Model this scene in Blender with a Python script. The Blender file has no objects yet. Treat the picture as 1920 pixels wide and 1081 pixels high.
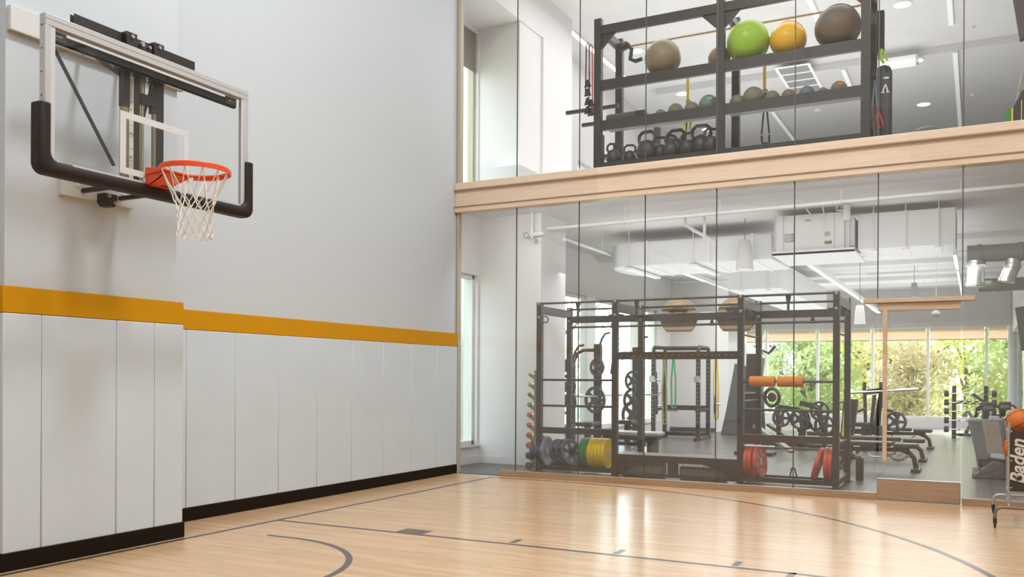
import bpy, bmesh, math, random
from mathutils import Vector, Matrix
random.seed(11)
SC = bpy.context.scene
COL = SC.collection
R = math.radians
PI = math.pi

# ---------------------------------------------------------------- camera
FPX, CY, YAW, ROLL, EYE = 1668.74, 706.54, R(27.621), R(.3066), 1.343
CD = Vector((-math.sin(YAW), math.cos(YAW), 0))
_r0, _u0 = Vector((math.cos(YAW), math.sin(YAW), 0)), Vector((0, 0, 1))
CR = _r0 * math.cos(ROLL) + _u0 * math.sin(ROLL)
CU = _u0 * math.cos(ROLL) - _r0 * math.sin(ROLL)
cam = bpy.data.cameras.new('camera'); cam.sensor_width = 36; cam.lens = FPX / 1920 * 36
cam.shift_y = (CY - 540.5) / 1920; cam.clip_end = 300
co = bpy.data.objects.new('camera', cam); COL.objects.link(co)
m = Matrix.Identity(4)
for i in range(3):
    m[i][0], m[i][1], m[i][2] = CR[i], CU[i], -CD[i]
m.translation = (0, 0, EYE); co.matrix_world = m
SC.camera = co

def ray(x, y): return CD + CR * ((x - 960) / FPX) - CU * ((y - CY) / FPX)
def pY(x, y, Y):                      # the point seen at pixel x, y on the plane Y = const
    v = ray(x, y); return Vector((0, 0, EYE)) + v * (Y / v.y)
def pZ(x, y, z=0):
    v = ray(x, y); return Vector((0, 0, EYE)) + v * ((z - EYE) / v.z)
def pX(x, y, X):
    v = ray(x, y); return Vector((0, 0, EYE)) + v * (X / v.x)

# ---------------------------------------------------------------- materials
MATS = {}
def mat(name, col, rough=.5, metal=0, spec=.5, var=0, vscale=6, bump=0, bscale=60, coat=0, emit=None, estr=0):
    if name in MATS: return MATS[name]
    M = bpy.data.materials.new(name); M.use_nodes = True
    nt = M.node_tree; b = nt.nodes['Principled BSDF']
    c = (*col, 1)
    b.inputs['Base Color'].default_value = c
    b.inputs['Roughness'].default_value = rough
    b.inputs['Metallic'].default_value = metal
    b.inputs['Specular IOR Level'].default_value = spec
    b.inputs['Coat Weight'].default_value = coat
    if emit:
        b.inputs['Emission Color'].default_value = (*emit, 1); b.inputs['Emission Strength'].default_value = estr
    tc = nt.nodes.new('ShaderNodeTexCoord')
    if var:
        n = nt.nodes.new('ShaderNodeTexNoise'); n.inputs['Scale'].default_value = vscale; n.inputs['Detail'].default_value = 5
        nt.links.new(tc.outputs['Object'], n.inputs['Vector'])
        r = nt.nodes.new('ShaderNodeValToRGB')
        r.color_ramp.elements[0].position = .3; r.color_ramp.elements[1].position = .7
        r.color_ramp.elements[0].color = tuple(max(0, k * (1 - var)) for k in col) + (1,)
        r.color_ramp.elements[1].color = tuple(min(1, k * (1 + var)) for k in col) + (1,)
        nt.links.new(n.outputs['Fac'], r.inputs['Fac']); nt.links.new(r.outputs['Color'], b.inputs['Base Color'])
    if bump:
        n = nt.nodes.new('ShaderNodeTexNoise'); n.inputs['Scale'].default_value = bscale; n.inputs['Detail'].default_value = 4
        nt.links.new(tc.outputs['Object'], n.inputs['Vector'])
        bm = nt.nodes.new('ShaderNodeBump'); bm.inputs['Strength'].default_value = bump; bm.inputs['Distance'].default_value = .01
        nt.links.new(n.outputs['Fac'], bm.inputs['Height']); nt.links.new(bm.outputs['Normal'], b.inputs['Normal'])
    MATS[name] = M
    return M

def glass_mat(name, tint, refl, haze=0, hcol=(.8, .8, .8)):
    M = bpy.data.materials.new(name); M.use_nodes = True; nt = M.node_tree
    nt.nodes.clear(); o = nt.nodes.new('ShaderNodeOutputMaterial')
    t = nt.nodes.new('ShaderNodeBsdfTransparent'); t.inputs['Color'].default_value = (*tint, 1)
    g = nt.nodes.new('ShaderNodeBsdfGlossy'); g.inputs['Roughness'].default_value = .0; g.inputs['Color'].default_value = (1, 1, 1, 1)
    mx = nt.nodes.new('ShaderNodeMixShader'); mx.inputs[0].default_value = refl
    nt.links.new(t.outputs[0], mx.inputs[1]); nt.links.new(g.outputs[0], mx.inputs[2])
    last = mx
    if haze:  # diffuse film paints the court's reflected light into the pane
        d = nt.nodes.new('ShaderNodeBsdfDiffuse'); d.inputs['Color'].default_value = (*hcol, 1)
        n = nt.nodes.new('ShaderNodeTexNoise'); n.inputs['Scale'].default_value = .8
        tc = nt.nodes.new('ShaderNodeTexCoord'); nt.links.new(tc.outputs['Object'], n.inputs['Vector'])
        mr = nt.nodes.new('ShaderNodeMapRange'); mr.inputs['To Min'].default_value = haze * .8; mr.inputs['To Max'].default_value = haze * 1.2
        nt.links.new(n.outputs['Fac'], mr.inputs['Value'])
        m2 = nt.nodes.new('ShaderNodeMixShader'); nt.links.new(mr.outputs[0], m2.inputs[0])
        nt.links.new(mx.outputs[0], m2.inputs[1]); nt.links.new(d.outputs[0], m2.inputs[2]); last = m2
    nt.links.new(last.outputs[0], o.inputs[0])
    MATS[name] = M
    return M

def plank_mat(name, c1, c2, c3, length, width, rough, axis='x', gap=.0, bumpy=.0):
    """strips of wood running along the given axis, each strip its own tone, with fine grain"""
    M = bpy.data.materials.new(name); M.use_nodes = True; nt = M.node_tree; b = nt.nodes['Principled BSDF']
    tc = nt.nodes.new('ShaderNodeTexCoord'); mp = nt.nodes.new('ShaderNodeMapping')
    nt.links.new(tc.outputs['Object'], mp.inputs['Vector'])
    if axis == 'y': mp.inputs['Rotation'].default_value = (0, 0, R(90))
    if axis == 'xz': mp.inputs['Rotation'].default_value = (R(-90), 0, 0)
    br = nt.nodes.new('ShaderNodeTexBrick')
    br.offset = .37; br.inputs['Scale'].default_value = 1; br.inputs['Brick Width'].default_value = length; br.inputs['Row Height'].default_value = width
    br.inputs['Mortar Size'].default_value = gap; br.inputs['Bias'].default_value = 0
    br.inputs['Color1'].default_value = (*c1, 1); br.inputs['Color2'].default_value = (*c2, 1); br.inputs['Mortar'].default_value = (*c3, 1)
    nt.links.new(mp.outputs[0], br.inputs['Vector'])
    m2 = nt.nodes.new('ShaderNodeMapping'); m2.inputs['Scale'].default_value = (2.5, 45, 45)
    nt.links.new(mp.outputs[0], m2.inputs['Vector'])
    n = nt.nodes.new('ShaderNodeTexNoise'); n.inputs['Scale'].default_value = 1; n.inputs['Detail'].default_value = 6
    nt.links.new(m2.outputs[0], n.inputs['Vector'])
    mx = nt.nodes.new('ShaderNodeMix'); mx.data_type = 'RGBA'; mx.blend_type = 'OVERLAY'; mx.inputs['Factor'].default_value = .28
    nt.links.new(br.outputs['Color'], mx.inputs[6]); nt.links.new(n.outputs['Fac'], mx.inputs[7])
    nt.links.new(mx.outputs[2], b.inputs['Base Color'])
    b.inputs['Roughness'].default_value = rough
    MATS[name] = M
    return M

WALLC = (.60, .595, .58)
M_wall = mat('court wall paint', (.565, .60, .63), .85, bump=.05, bscale=120)
M_wall2 = mat('gym wall paint', (.72, .70, .695), .85)
M_wallg = mat('gym soft grey paint', (.57, .55, .55), .85)
M_ceil = mat('gym ceiling paint', (.72, .71, .70), .85, var=.04, vscale=2)
M_duct = mat('white painted duct', (.66, .66, .66), .6)
M_ductg = mat('grey painted duct', (.34, .345, .34), .55)
M_galv = mat('galvanised duct', (.72, .74, .74), .32, .7)
M_pad = mat('pale vinyl', (.605, .665, .715), .5, var=.02, vscale=3, bump=.06, bscale=25)
M_yel = mat('mustard vinyl', (.60, .275, .0), .6, spec=.2, var=.02, vscale=3)
M_base = mat('dark brown rubber base', (.013, .0075, .0035), .7, spec=.12)
M_beam = plank_mat('maple veneer', (.80, .63, .475), (.72, .55, .405), (.62, .47, .35), 1.83, .6, .3, 'xz')
M_kick = plank_mat('oak veneer', (.39, .26, .165), (.365, .24, .15), (.3, .2, .1), 3, .4, .4, 'xz')
M_floor = plank_mat('court maple strip floor', (.66, .425, .235), (.555, .345, .182), (.48, .30, .155), .9, .055, .22, 'x')
M_line = mat('dark court tape', (.085, .062, .05), .25)
M_ash = plank_mat('pale ash veneer', (.62, .47, .33), (.58, .435, .305), (.5, .36, .25), 3, .4, .35, 'xz')
M_jamb = mat('tan jamb', (.46, .40, .30), .5)
M_dark = mat('dark anodised trim', (.10, .10, .10), .4, .5)
M_seam = mat('silicone glass joint', (.10, .095, .085), .5)
M_rig = mat('black powder coat', (.022, .019, .016), .45)
M_black = mat('black rubber', (.02, .02, .022), .6)
M_blk2 = mat('black vinyl', (.025, .025, .03), .38)
M_steel = mat('bright steel', (.65, .65, .65), .25, .9)
M_iron = mat('grey cast iron', (.05, .05, .055), .45, .3)
M_alu = mat('silver frame', (.50, .50, .50), .4, .15)
M_olive = mat('olive brass channel', (.30, .265, .17), .4, .4)
M_brown = mat('dark brown steel', (.027, .020, .015), .4)
M_bpad = mat('dark brown urethane', (.022, .013, .009), .55, spec=.3)
M_orange = mat('orange rim enamel', (.80, .085, .012), .35)
M_net = mat('white net cord', (.80, .77, .70), .8)
M_white = mat('white mark', (.62, .63, .63), .5)
M_plank = mat('painted mounting board', (.64, .63, .61), .7)
M_plankb = mat('raw board edge', (.52, .45, .36), .7)
M_ruler = mat('cream ruler', (.72, .68, .54), .5)
M_print = mat('grey print', (.13, .12, .11), .5)
M_boardglass = glass_mat('backboard glass', (.985, .99, .99), .035)
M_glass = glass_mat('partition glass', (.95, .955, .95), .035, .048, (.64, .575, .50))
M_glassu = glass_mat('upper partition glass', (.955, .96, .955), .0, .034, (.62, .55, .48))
M_winglass = glass_mat('window glass', (.93, .97, .96), .05)
M_cream = mat('cream window frame', (.74, .74, .70), .5)
M_frameg = mat('grey window frame', (.42, .43, .41), .5)
M_shade = None
M_shaded = mat('olive roller shade', (.22, .205, .16), .8)
def translucent(name, col, col2, k=.5, var=.35, vscale=.7):
    M = mat(name, col, .6, var=var, vscale=vscale); nt = M.node_tree; b = nt.nodes['Principled BSDF']; o = nt.nodes['Material Output']
    t = nt.nodes.new('ShaderNodeBsdfTranslucent'); t.inputs['Color'].default_value = (*col2, 1); mx = nt.nodes.new('ShaderNodeMixShader'); mx.inputs[0].default_value = k
    nt.links.new(b.outputs[0], mx.inputs[1]); nt.links.new(t.outputs[0], mx.inputs[2]); nt.links.new(mx.outputs[0], o.inputs[0]); return M
M_leaf1 = translucent('yellow green leaves', (0.6, 0.64, 0.26), (0.85, 0.86, 0.38))
M_leaf2 = translucent('mid green leaves', (0.42, 0.52, 0.22), (0.66, 0.72, 0.34))
M_leaf3 = translucent('russet green leaves', (0.58, 0.52, 0.32), (0.8, 0.68, 0.42))
M_leaf4 = translucent('blue green leaves', (.50, .60, .53), (.68, .76, .68))
M_rubber = None
M_shade = translucent('tan roller shade', (.68, .58, .46), (.80, .66, .54), .55, 0)
M_red = mat('red bumper', (.62, .07, .035), .5)
M_ylw = mat('yellow bumper', (.72, .49, .0), .5)
M_grn = mat('green bumper', (.035, .20, .06), .5)
M_blu = mat('slate bumper', (.075, .08, .13), .5)
M_tan = mat('tan target board', (.50, .38, .23), .7)
M_foam = mat('orange foam', (.72, .22, .01), .7)
M_mat = mat('brown rolled mat', (.44, .355, .24), .8)
M_led = mat('lit diffuser', (1, 1, 1), .5, emit=(1, .93, .84), estr=9)
M_ledc = mat('lit cool diffuser', (1, 1, 1), .5, emit=(1, .97, .93), estr=9)
M_faintglow = mat('faintly glowing white', (.8, .82, .82), .5, emit=(1, 1, 1), estr=.25)  # weak emission, also lent to the vent frame and screen case
M_fix = mat('white fixture', (.72, .72, .72), .5)
M_pend = mat('pale pendant felt', (.58, .57, .55), .8)
M_pendg = mat('grey pendant felt', (.30, .30, .30), .8)
M_tv = mat('dark screen', (.03, .027, .023), .8, spec=.1)
M_vent = mat('grey vent', (.32, .33, .33), .5)
M_bball = mat('orange basketball leather', (.62, .15, .025), .6, bump=.15, bscale=300)
M_bgrn = mat('lime ball vinyl', (.33, .55, .03), .35)
M_bylw = mat('amber ball vinyl', (.85, .47, .01), .35)
M_bbrn = mat('taupe ball vinyl', (.15, .112, .075), .5)
M_bbrn2 = mat('brown ball vinyl', (.26, .195, .115), .4)
M_medo = mat('olive medicine ball', (.20, .18, .12), .7)
M_medb = mat('brown medicine ball', (.23, .17, .12), .7)
M_medbl = mat('blue medicine ball', (.13, .19, .24), .6)
M_medt = mat('teal medicine ball', (.16, .22, .19), .7)
M_strap = mat('yellow strap', (.75, .50, .04), .7)
M_bandg = mat('green band', (.03, .35, .12), .6)
M_bando = mat('olive band', (.30, .30, .10), .6)
M_bandr = mat('red band', (.50, .06, .04), .6)
M_greenbag = mat('green bag', (.05, .22, .05), .6)
M_mesh = mat('wire mesh', (.30, .29, .27), .5)
M_gpanel = mat('charcoal vinyl panel', (.085, .085, .09), .6)
M_mach = mat('silver grey shroud', (.20, .205, .215), .45)
M_machl = mat('tan console panel', (.40, .34, .26), .5)
M_bench = mat('black bench pad', (.03, .033, .04), .35)
M_stone = mat('pale rough stone', (.78, .79, .74), .9, var=.12, vscale=14, bump=.6, bscale=14)
M_trunk = mat('tree bark', (.16, .12, .09), .9, var=.3, vscale=10)
M_ground = mat('lawn earth', (.25, .28, .14), .9, var=.2, vscale=1)

def rubber_tiles():
    M = bpy.data.materials.new('dark rubber tile floor'); M.use_nodes = True; nt = M.node_tree; b = nt.nodes['Principled BSDF']
    tc = nt.nodes.new('ShaderNodeTexCoord')
    br = nt.nodes.new('ShaderNodeTexBrick'); br.offset = 0
    br.inputs['Scale'].default_value = 1; br.inputs['Brick Width'].default_value = 1.22; br.inputs['Row Height'].default_value = 1.22
    br.inputs['Mortar Size'].default_value = .016
    br.inputs['Color1'].default_value = (.07, .067, .065, 1); br.inputs['Color2'].default_value = (.09, .086, .083, 1); br.inputs['Mortar'].default_value = (.015, .015, .015, 1)
    n = nt.nodes.new('ShaderNodeTexNoise'); n.inputs['Scale'].default_value = 90
    mx = nt.nodes.new('ShaderNodeMix'); mx.data_type = 'RGBA'; mx.blend_type = 'OVERLAY'; mx.inputs['Factor'].default_value = .25
    nt.links.new(tc.outputs['Object'], br.inputs['Vector']); nt.links.new(tc.outputs['Object'], n.inputs['Vector'])
    nt.links.new(br.outputs['Color'], mx.inputs[6]); nt.links.new(n.outputs['Fac'], mx.inputs[7])
    nt.links.new(mx.outputs[2], b.inputs['Base Color'])
    b.inputs['Roughness'].default_value = .33; b.inputs['Specular IOR Level'].default_value = .38
    return M
M_rubber = rubber_tiles()

# ---------------------------------------------------------------- mesh building
class MB:
    def __init__(s): s.v, s.f, s.m = [], [], []
    def add(s, vs, fs, mi=0):
        o = len(s.v); s.v += [Vector(v) for v in vs]; s.f += [tuple(o + i for i in f) for f in fs]; s.m += [mi] * len(fs)
        return s
    def box(s, x0, x1, y0, y1, z0, z1, mi=0):
        if x0 > x1: x0, x1 = x1, x0
        if y0 > y1: y0, y1 = y1, y0
        if z0 > z1: z0, z1 = z1, z0
        vs = [(x0, y0, z0), (x1, y0, z0), (x1, y1, z0), (x0, y1, z0), (x0, y0, z1), (x1, y0, z1), (x1, y1, z1), (x0, y1, z1)]
        return s.add(vs, [(0, 3, 2, 1), (4, 5, 6, 7), (0, 1, 5, 4), (1, 2, 6, 5), (2, 3, 7, 6), (3, 0, 4, 7)], mi)
    def beam(s, p, q, w, h, up=(0, 0, 1), mi=0):
        """bar of section w (sideways) x h (along up) from p to q"""
        p, q = Vector(p), Vector(q); d = (q - p).normalized(); up = Vector(up)
        if abs(d.dot(up)) > .99: up = Vector((0, 1, 0))
        a = d.cross(up).normalized() * (w / 2); b = a.cross(d).normalized() * (h / 2)
        vs = [e + sa * a + sb * b for e in (p, q) for sa, sb in ((-1, -1), (1, -1), (1, 1), (-1, 1))]
        return s.add(vs, [(3, 2, 1, 0), (4, 5, 6, 7), (0, 1, 5, 4), (1, 2, 6, 5), (2, 3, 7, 6), (3, 0, 4, 7)], mi)
    def tube(s, pts, r, n=8, closed=False, mi=0, caps=True):
        pts = [Vector(p) for p in pts]; N = len(pts); rs = r if isinstance(r, (list, tuple)) else [r] * N
        T = []
        for i in range(N):
            a = pts[(i - 1) % N] if closed or i > 0 else pts[i]; b = pts[(i + 1) % N] if closed or i < N - 1 else pts[i]
            T.append((b - a).normalized())
        up = Vector((0, 0, 1)) if abs(T[0].z) < .9 else Vector((1, 0, 0))
        u = T[0].cross(up).normalized(); vs = []
        for i in range(N):
            u = (u - T[i] * u.dot(T[i])).normalized(); w = T[i].cross(u)
            vs += [pts[i] + (u * math.cos(2 * PI * k / n) + w * math.sin(2 * PI * k / n)) * rs[i] for k in range(n)]
        fs = []
        for i in range(N if closed else N - 1):
            j = (i + 1) % N
            fs += [(i * n + k, i * n + (k + 1) % n, j * n + (k + 1) % n, j * n + k) for k in range(n)]
        if caps and not closed: fs += [tuple(range(n))[::-1], tuple((N - 1) * n + k for k in range(n))]
        return s.add(vs, fs, mi)
    def lathe(s, prof, c, axis=(0, 0, 1), n=24, mi=0, caps=True):
        """profile of (radius, height along axis)"""
        a = Vector(axis).normalized(); t = Vector((1, 0, 0)) if abs(a.x) < .9 else Vector((0, 1, 0))
        u = a.cross(t).normalized(); w = a.cross(u); c = Vector(c); vs, fs = [], []
        for r, h in prof:
            r = max(r, 1e-4)
            vs += [c + a * h + (u * math.cos(2 * PI * k / n) + w * math.sin(2 * PI * k / n)) * r for k in range(n)]
        for i in range(len(prof) - 1):
            fs += [(i * n + k, i * n + (k + 1) % n, (i + 1) * n + (k + 1) % n, (i + 1) * n + k) for k in range(n)]
        if caps: fs += [tuple(range(n))[::-1], tuple((len(prof) - 1) * n + k for k in range(n))]
        return s.add(vs, fs, mi)
    def sphere(s, c, r, n=20, mi=0, sz=1):
        pr = [(r * math.sin(PI * i / (n // 2)), -r * sz * math.cos(PI * i / (n // 2))) for i in range(n // 2 + 1)]
        return s.lathe(pr, c, (0, 0, 1), n, mi)
    def prism(s, poly, o, ex, ey, depth, mi=0):
        """polygon in the plane (o, ex, ey) pushed by the vector depth"""
        o, ex, ey, dp = Vector(o), Vector(ex), Vector(ey), Vector(depth); n = len(poly)
        vs = [o + ex * x + ey * y for x, y in poly]; vs += [v + dp for v in vs]
        return s.add(vs, [tuple(range(n))[::-1], tuple(range(n, 2 * n))] + [(i, (i + 1) % n, n + (i + 1) % n, n + i) for i in range(n)], mi)
    def torus(s, c, RR, r, axis=(0, 0, 1), n=32, k=8, mi=0):
        a = Vector(axis).normalized(); t = Vector((1, 0, 0)) if abs(a.x) < .9 else Vector((0, 1, 0))
        u = a.cross(t).normalized(); w = a.cross(u); c = Vector(c)
        return s.tube([c + (u * math.cos(2 * PI * i / n) + w * math.sin(2 * PI * i / n)) * RR for i in range(n)], r, k, True, mi)
    def build(s, name, mats, parent=None, bevel=0, smooth=True):
        off = ORG.get(parent.name, Vector((0, 0, 0))) if parent else Vector((0, 0, 0))
        me = bpy.data.meshes.new(name)
        me.from_pydata([v - off for v in s.v], [], s.f); me.update()
        for x in (mats if isinstance(mats, (list, tuple)) else [mats]): me.materials.append(x)
        if any(s.m): me.polygons.foreach_set('material_index', s.m)
        bm = bmesh.new(); bm.from_mesh(me); bmesh.ops.recalc_face_normals(bm, faces=bm.faces); bm.to_mesh(me); bm.free()
        if smooth:
            me.polygons.foreach_set('use_smooth', [True] * len(me.polygons))
            me.set_sharp_from_angle(angle=R(38))
        o = bpy.data.objects.new(name, me); COL.objects.link(o)
        if parent: o.parent = parent
        ORG[o.name] = off
        if bevel:
            b = o.modifiers.new('bevel', 'BEVEL'); b.width = bevel; b.segments = 2; b.limit_method = 'ANGLE'
        return o

    def split(s, name, mats, parent=None, bevel=0, each=False):
        """build every separate piece as an object of its own"""
        par = list(range(len(s.v)))
        def find(i):
            while par[i] != i: par[i] = par[par[i]]; i = par[i]
            return i
        for f in s.f:
            for i in f[1:]: par[find(i)] = find(f[0])
        groups = {}
        for f in s.f: groups.setdefault(find(f[0]), []).append(f)
        last = None
        for fs in groups.values():
            ids = sorted({i for f in fs for i in f}); mp = {i: k for k, i in enumerate(ids)}
            last = MB().add([s.v[i] for i in ids], [tuple(mp[i] for i in f) for f in fs]).build(name, mats, parent, bevel)
        return last
ORG = {}
def tag(o, label, cat, group=None, kind=None):
    o['label'] = label; o['category'] = cat
    if group: o['group'] = group
    if kind: o['kind'] = kind
    return o
def thing(name, label, cat, loc=(0, 0, 0), group=None):
    o = bpy.data.objects.new(name, None); COL.objects.link(o); o.location = loc; o.empty_display_size = .1
    ORG[o.name] = Vector(loc)
    return tag(o, label, cat, group)
def struct(name, mb, mt, parent=None, bevel=0, label=None):
    o = mb.build(name, mt, parent, bevel)
    if not parent: o['kind'] = 'structure'
    if label: o['label'] = label
    return o
def dup(root, loc, label=None, group=None, rz=None):
    def rec(o, par):
        c = o.copy(); COL.objects.link(c)
        if par: c.parent = par
        for ch in list(o.children): rec(ch, c)
        return c
    c = rec(root, None); c.location = loc
    if rz is not None: c.rotation_euler = (0, 0, rz)
    if label: c['label'] = label
    if group: c['group'] = group
    return c
def text_mb(body, size, o, ex, ey, depth=.001, shear=0, bold=0):
    """lettering laid on the plane (o, ex, ey)"""
    cu = bpy.data.curves.new('lettering', 'FONT'); cu.body = body; cu.size = size; cu.extrude = depth; cu.shear = shear; cu.offset = bold; cu.resolution_u = 4
    t = bpy.data.objects.new('lettering', cu); COL.objects.link(t)
    me = bpy.data.meshes.new_from_object(t.evaluated_get(bpy.context.evaluated_depsgraph_get()))
    o, ex, ey = Vector(o), Vector(ex).normalized(), Vector(ey).normalized(); ez = ex.cross(ey)
    mb = MB(); mb.add([o + ex * v.co.x + ey * v.co.y + ez * v.co.z for v in me.vertices], [tuple(p.vertices) for p in me.polygons])
    bpy.data.objects.remove(t); bpy.data.curves.remove(cu); bpy.data.meshes.remove(me)
    return mb
ORD = ['first', 'second', 'third', 'fourth', 'fifth', 'sixth', 'seventh', 'eighth', 'ninth', 'tenth', 'eleventh', 'twelfth']

# ================================================================ THE SHELL
XW, YG = -6.44, 10.67            # face of the wall pads on the end wall, plane of the glass partition
XC, YC0, YC1 = -5.85, 3.74, 5.29 # face and sides of the padded column under the hoop
ZT = 8.6
XR, YB = 12.0, -6.0
# court floor with its markings
fl = struct('floor', MB().box(XW - .3, XR, YB, YG - .02, -.1, 0), M_floor)
def strip(name, pts, w, z=.0012):
    """flat tape following a line on the floor"""
    mb = MB(); P = [Vector((p[0], p[1], 0)) for p in pts]; vs = []
    for i, p in enumerate(P):
        d = (P[min(i + 1, len(P) - 1)] - P[max(i - 1, 0)]).normalized(); nrm = Vector((-d.y, d.x, 0)) * (w / 2)
        vs += [p + nrm + Vector((0, 0, z)), p - nrm + Vector((0, 0, z))]
    mb.add(vs, [(2 * i, 2 * i + 1, 2 * i + 3, 2 * i + 2) for i in range(len(P) - 1)])
    return mb.build(name, M_line, fl, smooth=False)
strip('baseline', [(-5.775, YB), (-5.775, 10.44)], .05)
strip('lane_line', [(-5.75, 6.34), (-1.10, 6.34)], .05)
strip('free_throw_line', [(-1.125, 6.34), (-1.125, 2.7)], .05)
strip('lane_line', [(-5.75, 2.7), (-1.10, 2.7)], .05)
MB().add([(-4.462, 6.375, .0012), (-4.195, 6.375, .0012), (-4.195, 6.55, .0012), (-4.462, 6.55, .0012)], [(0, 1, 2, 3)]).build('lane_block', M_line, fl, smooth=False)
for xx in (-3.345, -2.443, -1.54):
    strip('lane_hash', [(xx, 6.40), (xx, 6.56)], .05)
strip('restricted_arc', [(-5.30, 5.70)] + [(-5.026 + 1.19 * math.cos(a), 4.514 + 1.19 * math.sin(a)) for a in [R(90 - 180 * i / 60) for i in range(61)]] + [(-5.30, 3.33)], .05)
strip('free_throw_arc', [(-1.125 + 1.82 * math.cos(a), 4.52 + 1.82 * math.sin(a)) for a in [R(90 - 180 * i / 60) for i in range(61)]], .05)
strip('three_point_line', [(-5.80, 10.47), (-4.75, 10.455)] + [(-4.869 + 5.2474 * math.cos(a), 5.195 + 5.2474 * math.sin(a)) for a in [R(86 - 172 * i / 90) for i in range(91)]], .05)

# end wall: painted wall, padded column, wall beyond the column
struct('wall_left', MB().box(XW - .30, XW - .035, YB, YG + .06, 0, ZT), M_wall)
struct('column_wall', MB().box(XW - .05, XC - .05, YC0 + .04, YC1 - .04, 0, ZT), M_wall)
struct('wall_right', MB().box(XR, XR + .2, YB, YG, 0, ZT), M_wall)
struct('wall_back', MB().box(XW - .3, XR + .2, YB - .2, YB, 0, ZT), M_wall)
struct('court_ceiling', MB().box(XW - .3, XR + .2, YB - .2, YG + .3, ZT, ZT + .2), M_ceil)
struct('glass_head_wall', MB().box(XW - .035, XR, YG - .02, YG + .25, 7.33, ZT), M_wall)
struct('glass_end_wall', MB().box(3.46, XR, YG - .02, YG + .25, 0, 7.34), M_wall)
struct('trim_1', MB().box(XW - .03, XR, YG - .05, YG + .1, 7.265, 7.335), M_dark, bevel=.004)
# floor slab edge: maple fascia with a ledge above and below
struct('trim_2', MB().box(XW - .03, XR, YG - .06, YG + .12, 3.935, 4.034), M_beam, bevel=.006)
struct('trim_3', MB().box(XW - .03, XR, YG - .035, YG + .1, 3.705, 3.935), M_beam)
struct('trim_4', MB().box(XW - .03, XR, YG - .06, YG + .12, 3.628, 3.705), M_beam, bevel=.006)
struct('trim_5', MB().box(XW - .03, XR, YG - .075, YG - .06, 3.928, 3.942), mat('painted beam shadow', (.34, .26, .18), .6))  # solid brown strips paint the shadow line where ledge meets fascia
struct('trim_6', MB().box(XW - .03, XR, YG - .075, YG - .06, 3.699, 3.709), MATS['painted beam shadow'])
# timber sill under the glass
struct('trim_7', MB().box(-5.75, -.99, YG - .03, YG + .05, 0, .078), M_kick, bevel=.003)
struct('trim_8', MB().box(-.145, XR, YG - .03, YG + .05, 0, .078), M_kick, bevel=.003)
struct('trim_9', MB().box(XW - .02, XW + .008, YG - .01, YG + .07, 0, 3.63), M_jamb)
struct('trim_10', MB().box(XW - .02, XW + .03, YG - .01, YG + .07, 4.03, 7.27), M_jamb)

# mustard stripe (padded, flush with the wall pads) and rubber baseboards
struct('trim_11', MB().box(XW - .04, XW - .002, YC1 - .1, YG - .02, 1.766, 1.948), M_yel, bevel=.004)
struct('trim_12', MB().box(XC - .06, XC - .002, YC0, YC1, 1.766, 1.948).box(XW, XC - .05, YC0, YC0 + .05, 1.766, 1.948), M_yel, bevel=.004)
struct('trim_13', MB().box(XW - .04, XW - .002, YB, YC0 + .05, 1.766, 1.948), M_yel, bevel=.004)
struct('baseboard_left', MB().box(XW - .04, XW + .006, YC1 - .1, YG - .02, 0, .122), M_base, bevel=.003)
struct('column_baseboard', MB().box(XC - .06, XC + .008, YC0 - .01, YC1 + .012, 0, .122).box(XW, XC, YC0 - .01, YC0 + .04, 0, .122), M_base, bevel=.003)
struct('near_baseboard', MB().box(XW - .04, XW + .006, YB, YC0 + .05, 0, .122), M_base, bevel=.003)

# wall pads: every panel a thing of its own
seams = [5.25, 5.859] + [5.859 + .6096 * k for k in range(1, 8)] + [YG - .015]
NP = len(seams) - 1
for k in range(NP):
    n_from = NP - 1 - k
    lab = ('narrow edge strip of grey vinyl wall pad tucked beside the padded column' if k == 0 else
           'grey vinyl wall pad meeting the glass partition at the corner' if n_from == 0 else
           'tall grey vinyl wall pad on the recessed wall, %s from the glass partition' % ORD[n_from])
    p = MB().box(XW - .034, XW, seams[k] + .0025, seams[k + 1] - .0025, .123, 1.763).build('wall_pad', M_pad, bevel=.007)
    tag(p, lab, 'wall pad', 'grey wall pads on the recessed wall')
cs = [YC0, 4.026, 4.642, 4.999, YC1]
cl = ['half-width grey vinyl pad at the far outer corner of the hoop column', 'widest grey vinyl pad on the front of the hoop column',
      'grey vinyl pad on the hoop column between the widest pad and the creased pad', 'narrow creased grey vinyl pad at the hoop column corner beside the recessed wall']
for k in range(4):
    p = MB().box(XC - .05, XC, cs[k] + .002, cs[k + 1] - .002, .123, 1.763).build('wall_pad', M_pad, bevel=.007)
    tag(p, cl[k], 'wall pad', 'grey wall pads on the hoop column')

# glass partition: eight panes on each storey, dark silicone joints between
gx = [XW + .03, -5.526, -4.611, -3.709, -2.805, -1.894, -.991, -.148, .76, 1.66, 2.56, 3.46]
n = 0
for z0, z1 in ((4.034, 7.27), (.075, 3.63)):
    for i in range(len(gx) - 1):
        n += 1; a, b = gx[i], gx[i + 1]; lo = z0
        if z0 < 1 and i == 6: lo = 2.225            # above the door
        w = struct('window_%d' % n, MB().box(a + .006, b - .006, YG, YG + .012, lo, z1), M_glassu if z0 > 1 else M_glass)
        if i < len(gx) - 2:
            jz = z0
            if z0 < 1 and i in (5, 6): jz = 2.225
            MB().box(b - .006, b + .006, YG - .001, YG + .013, jz, z1).build('joint', M_seam, w)
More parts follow.
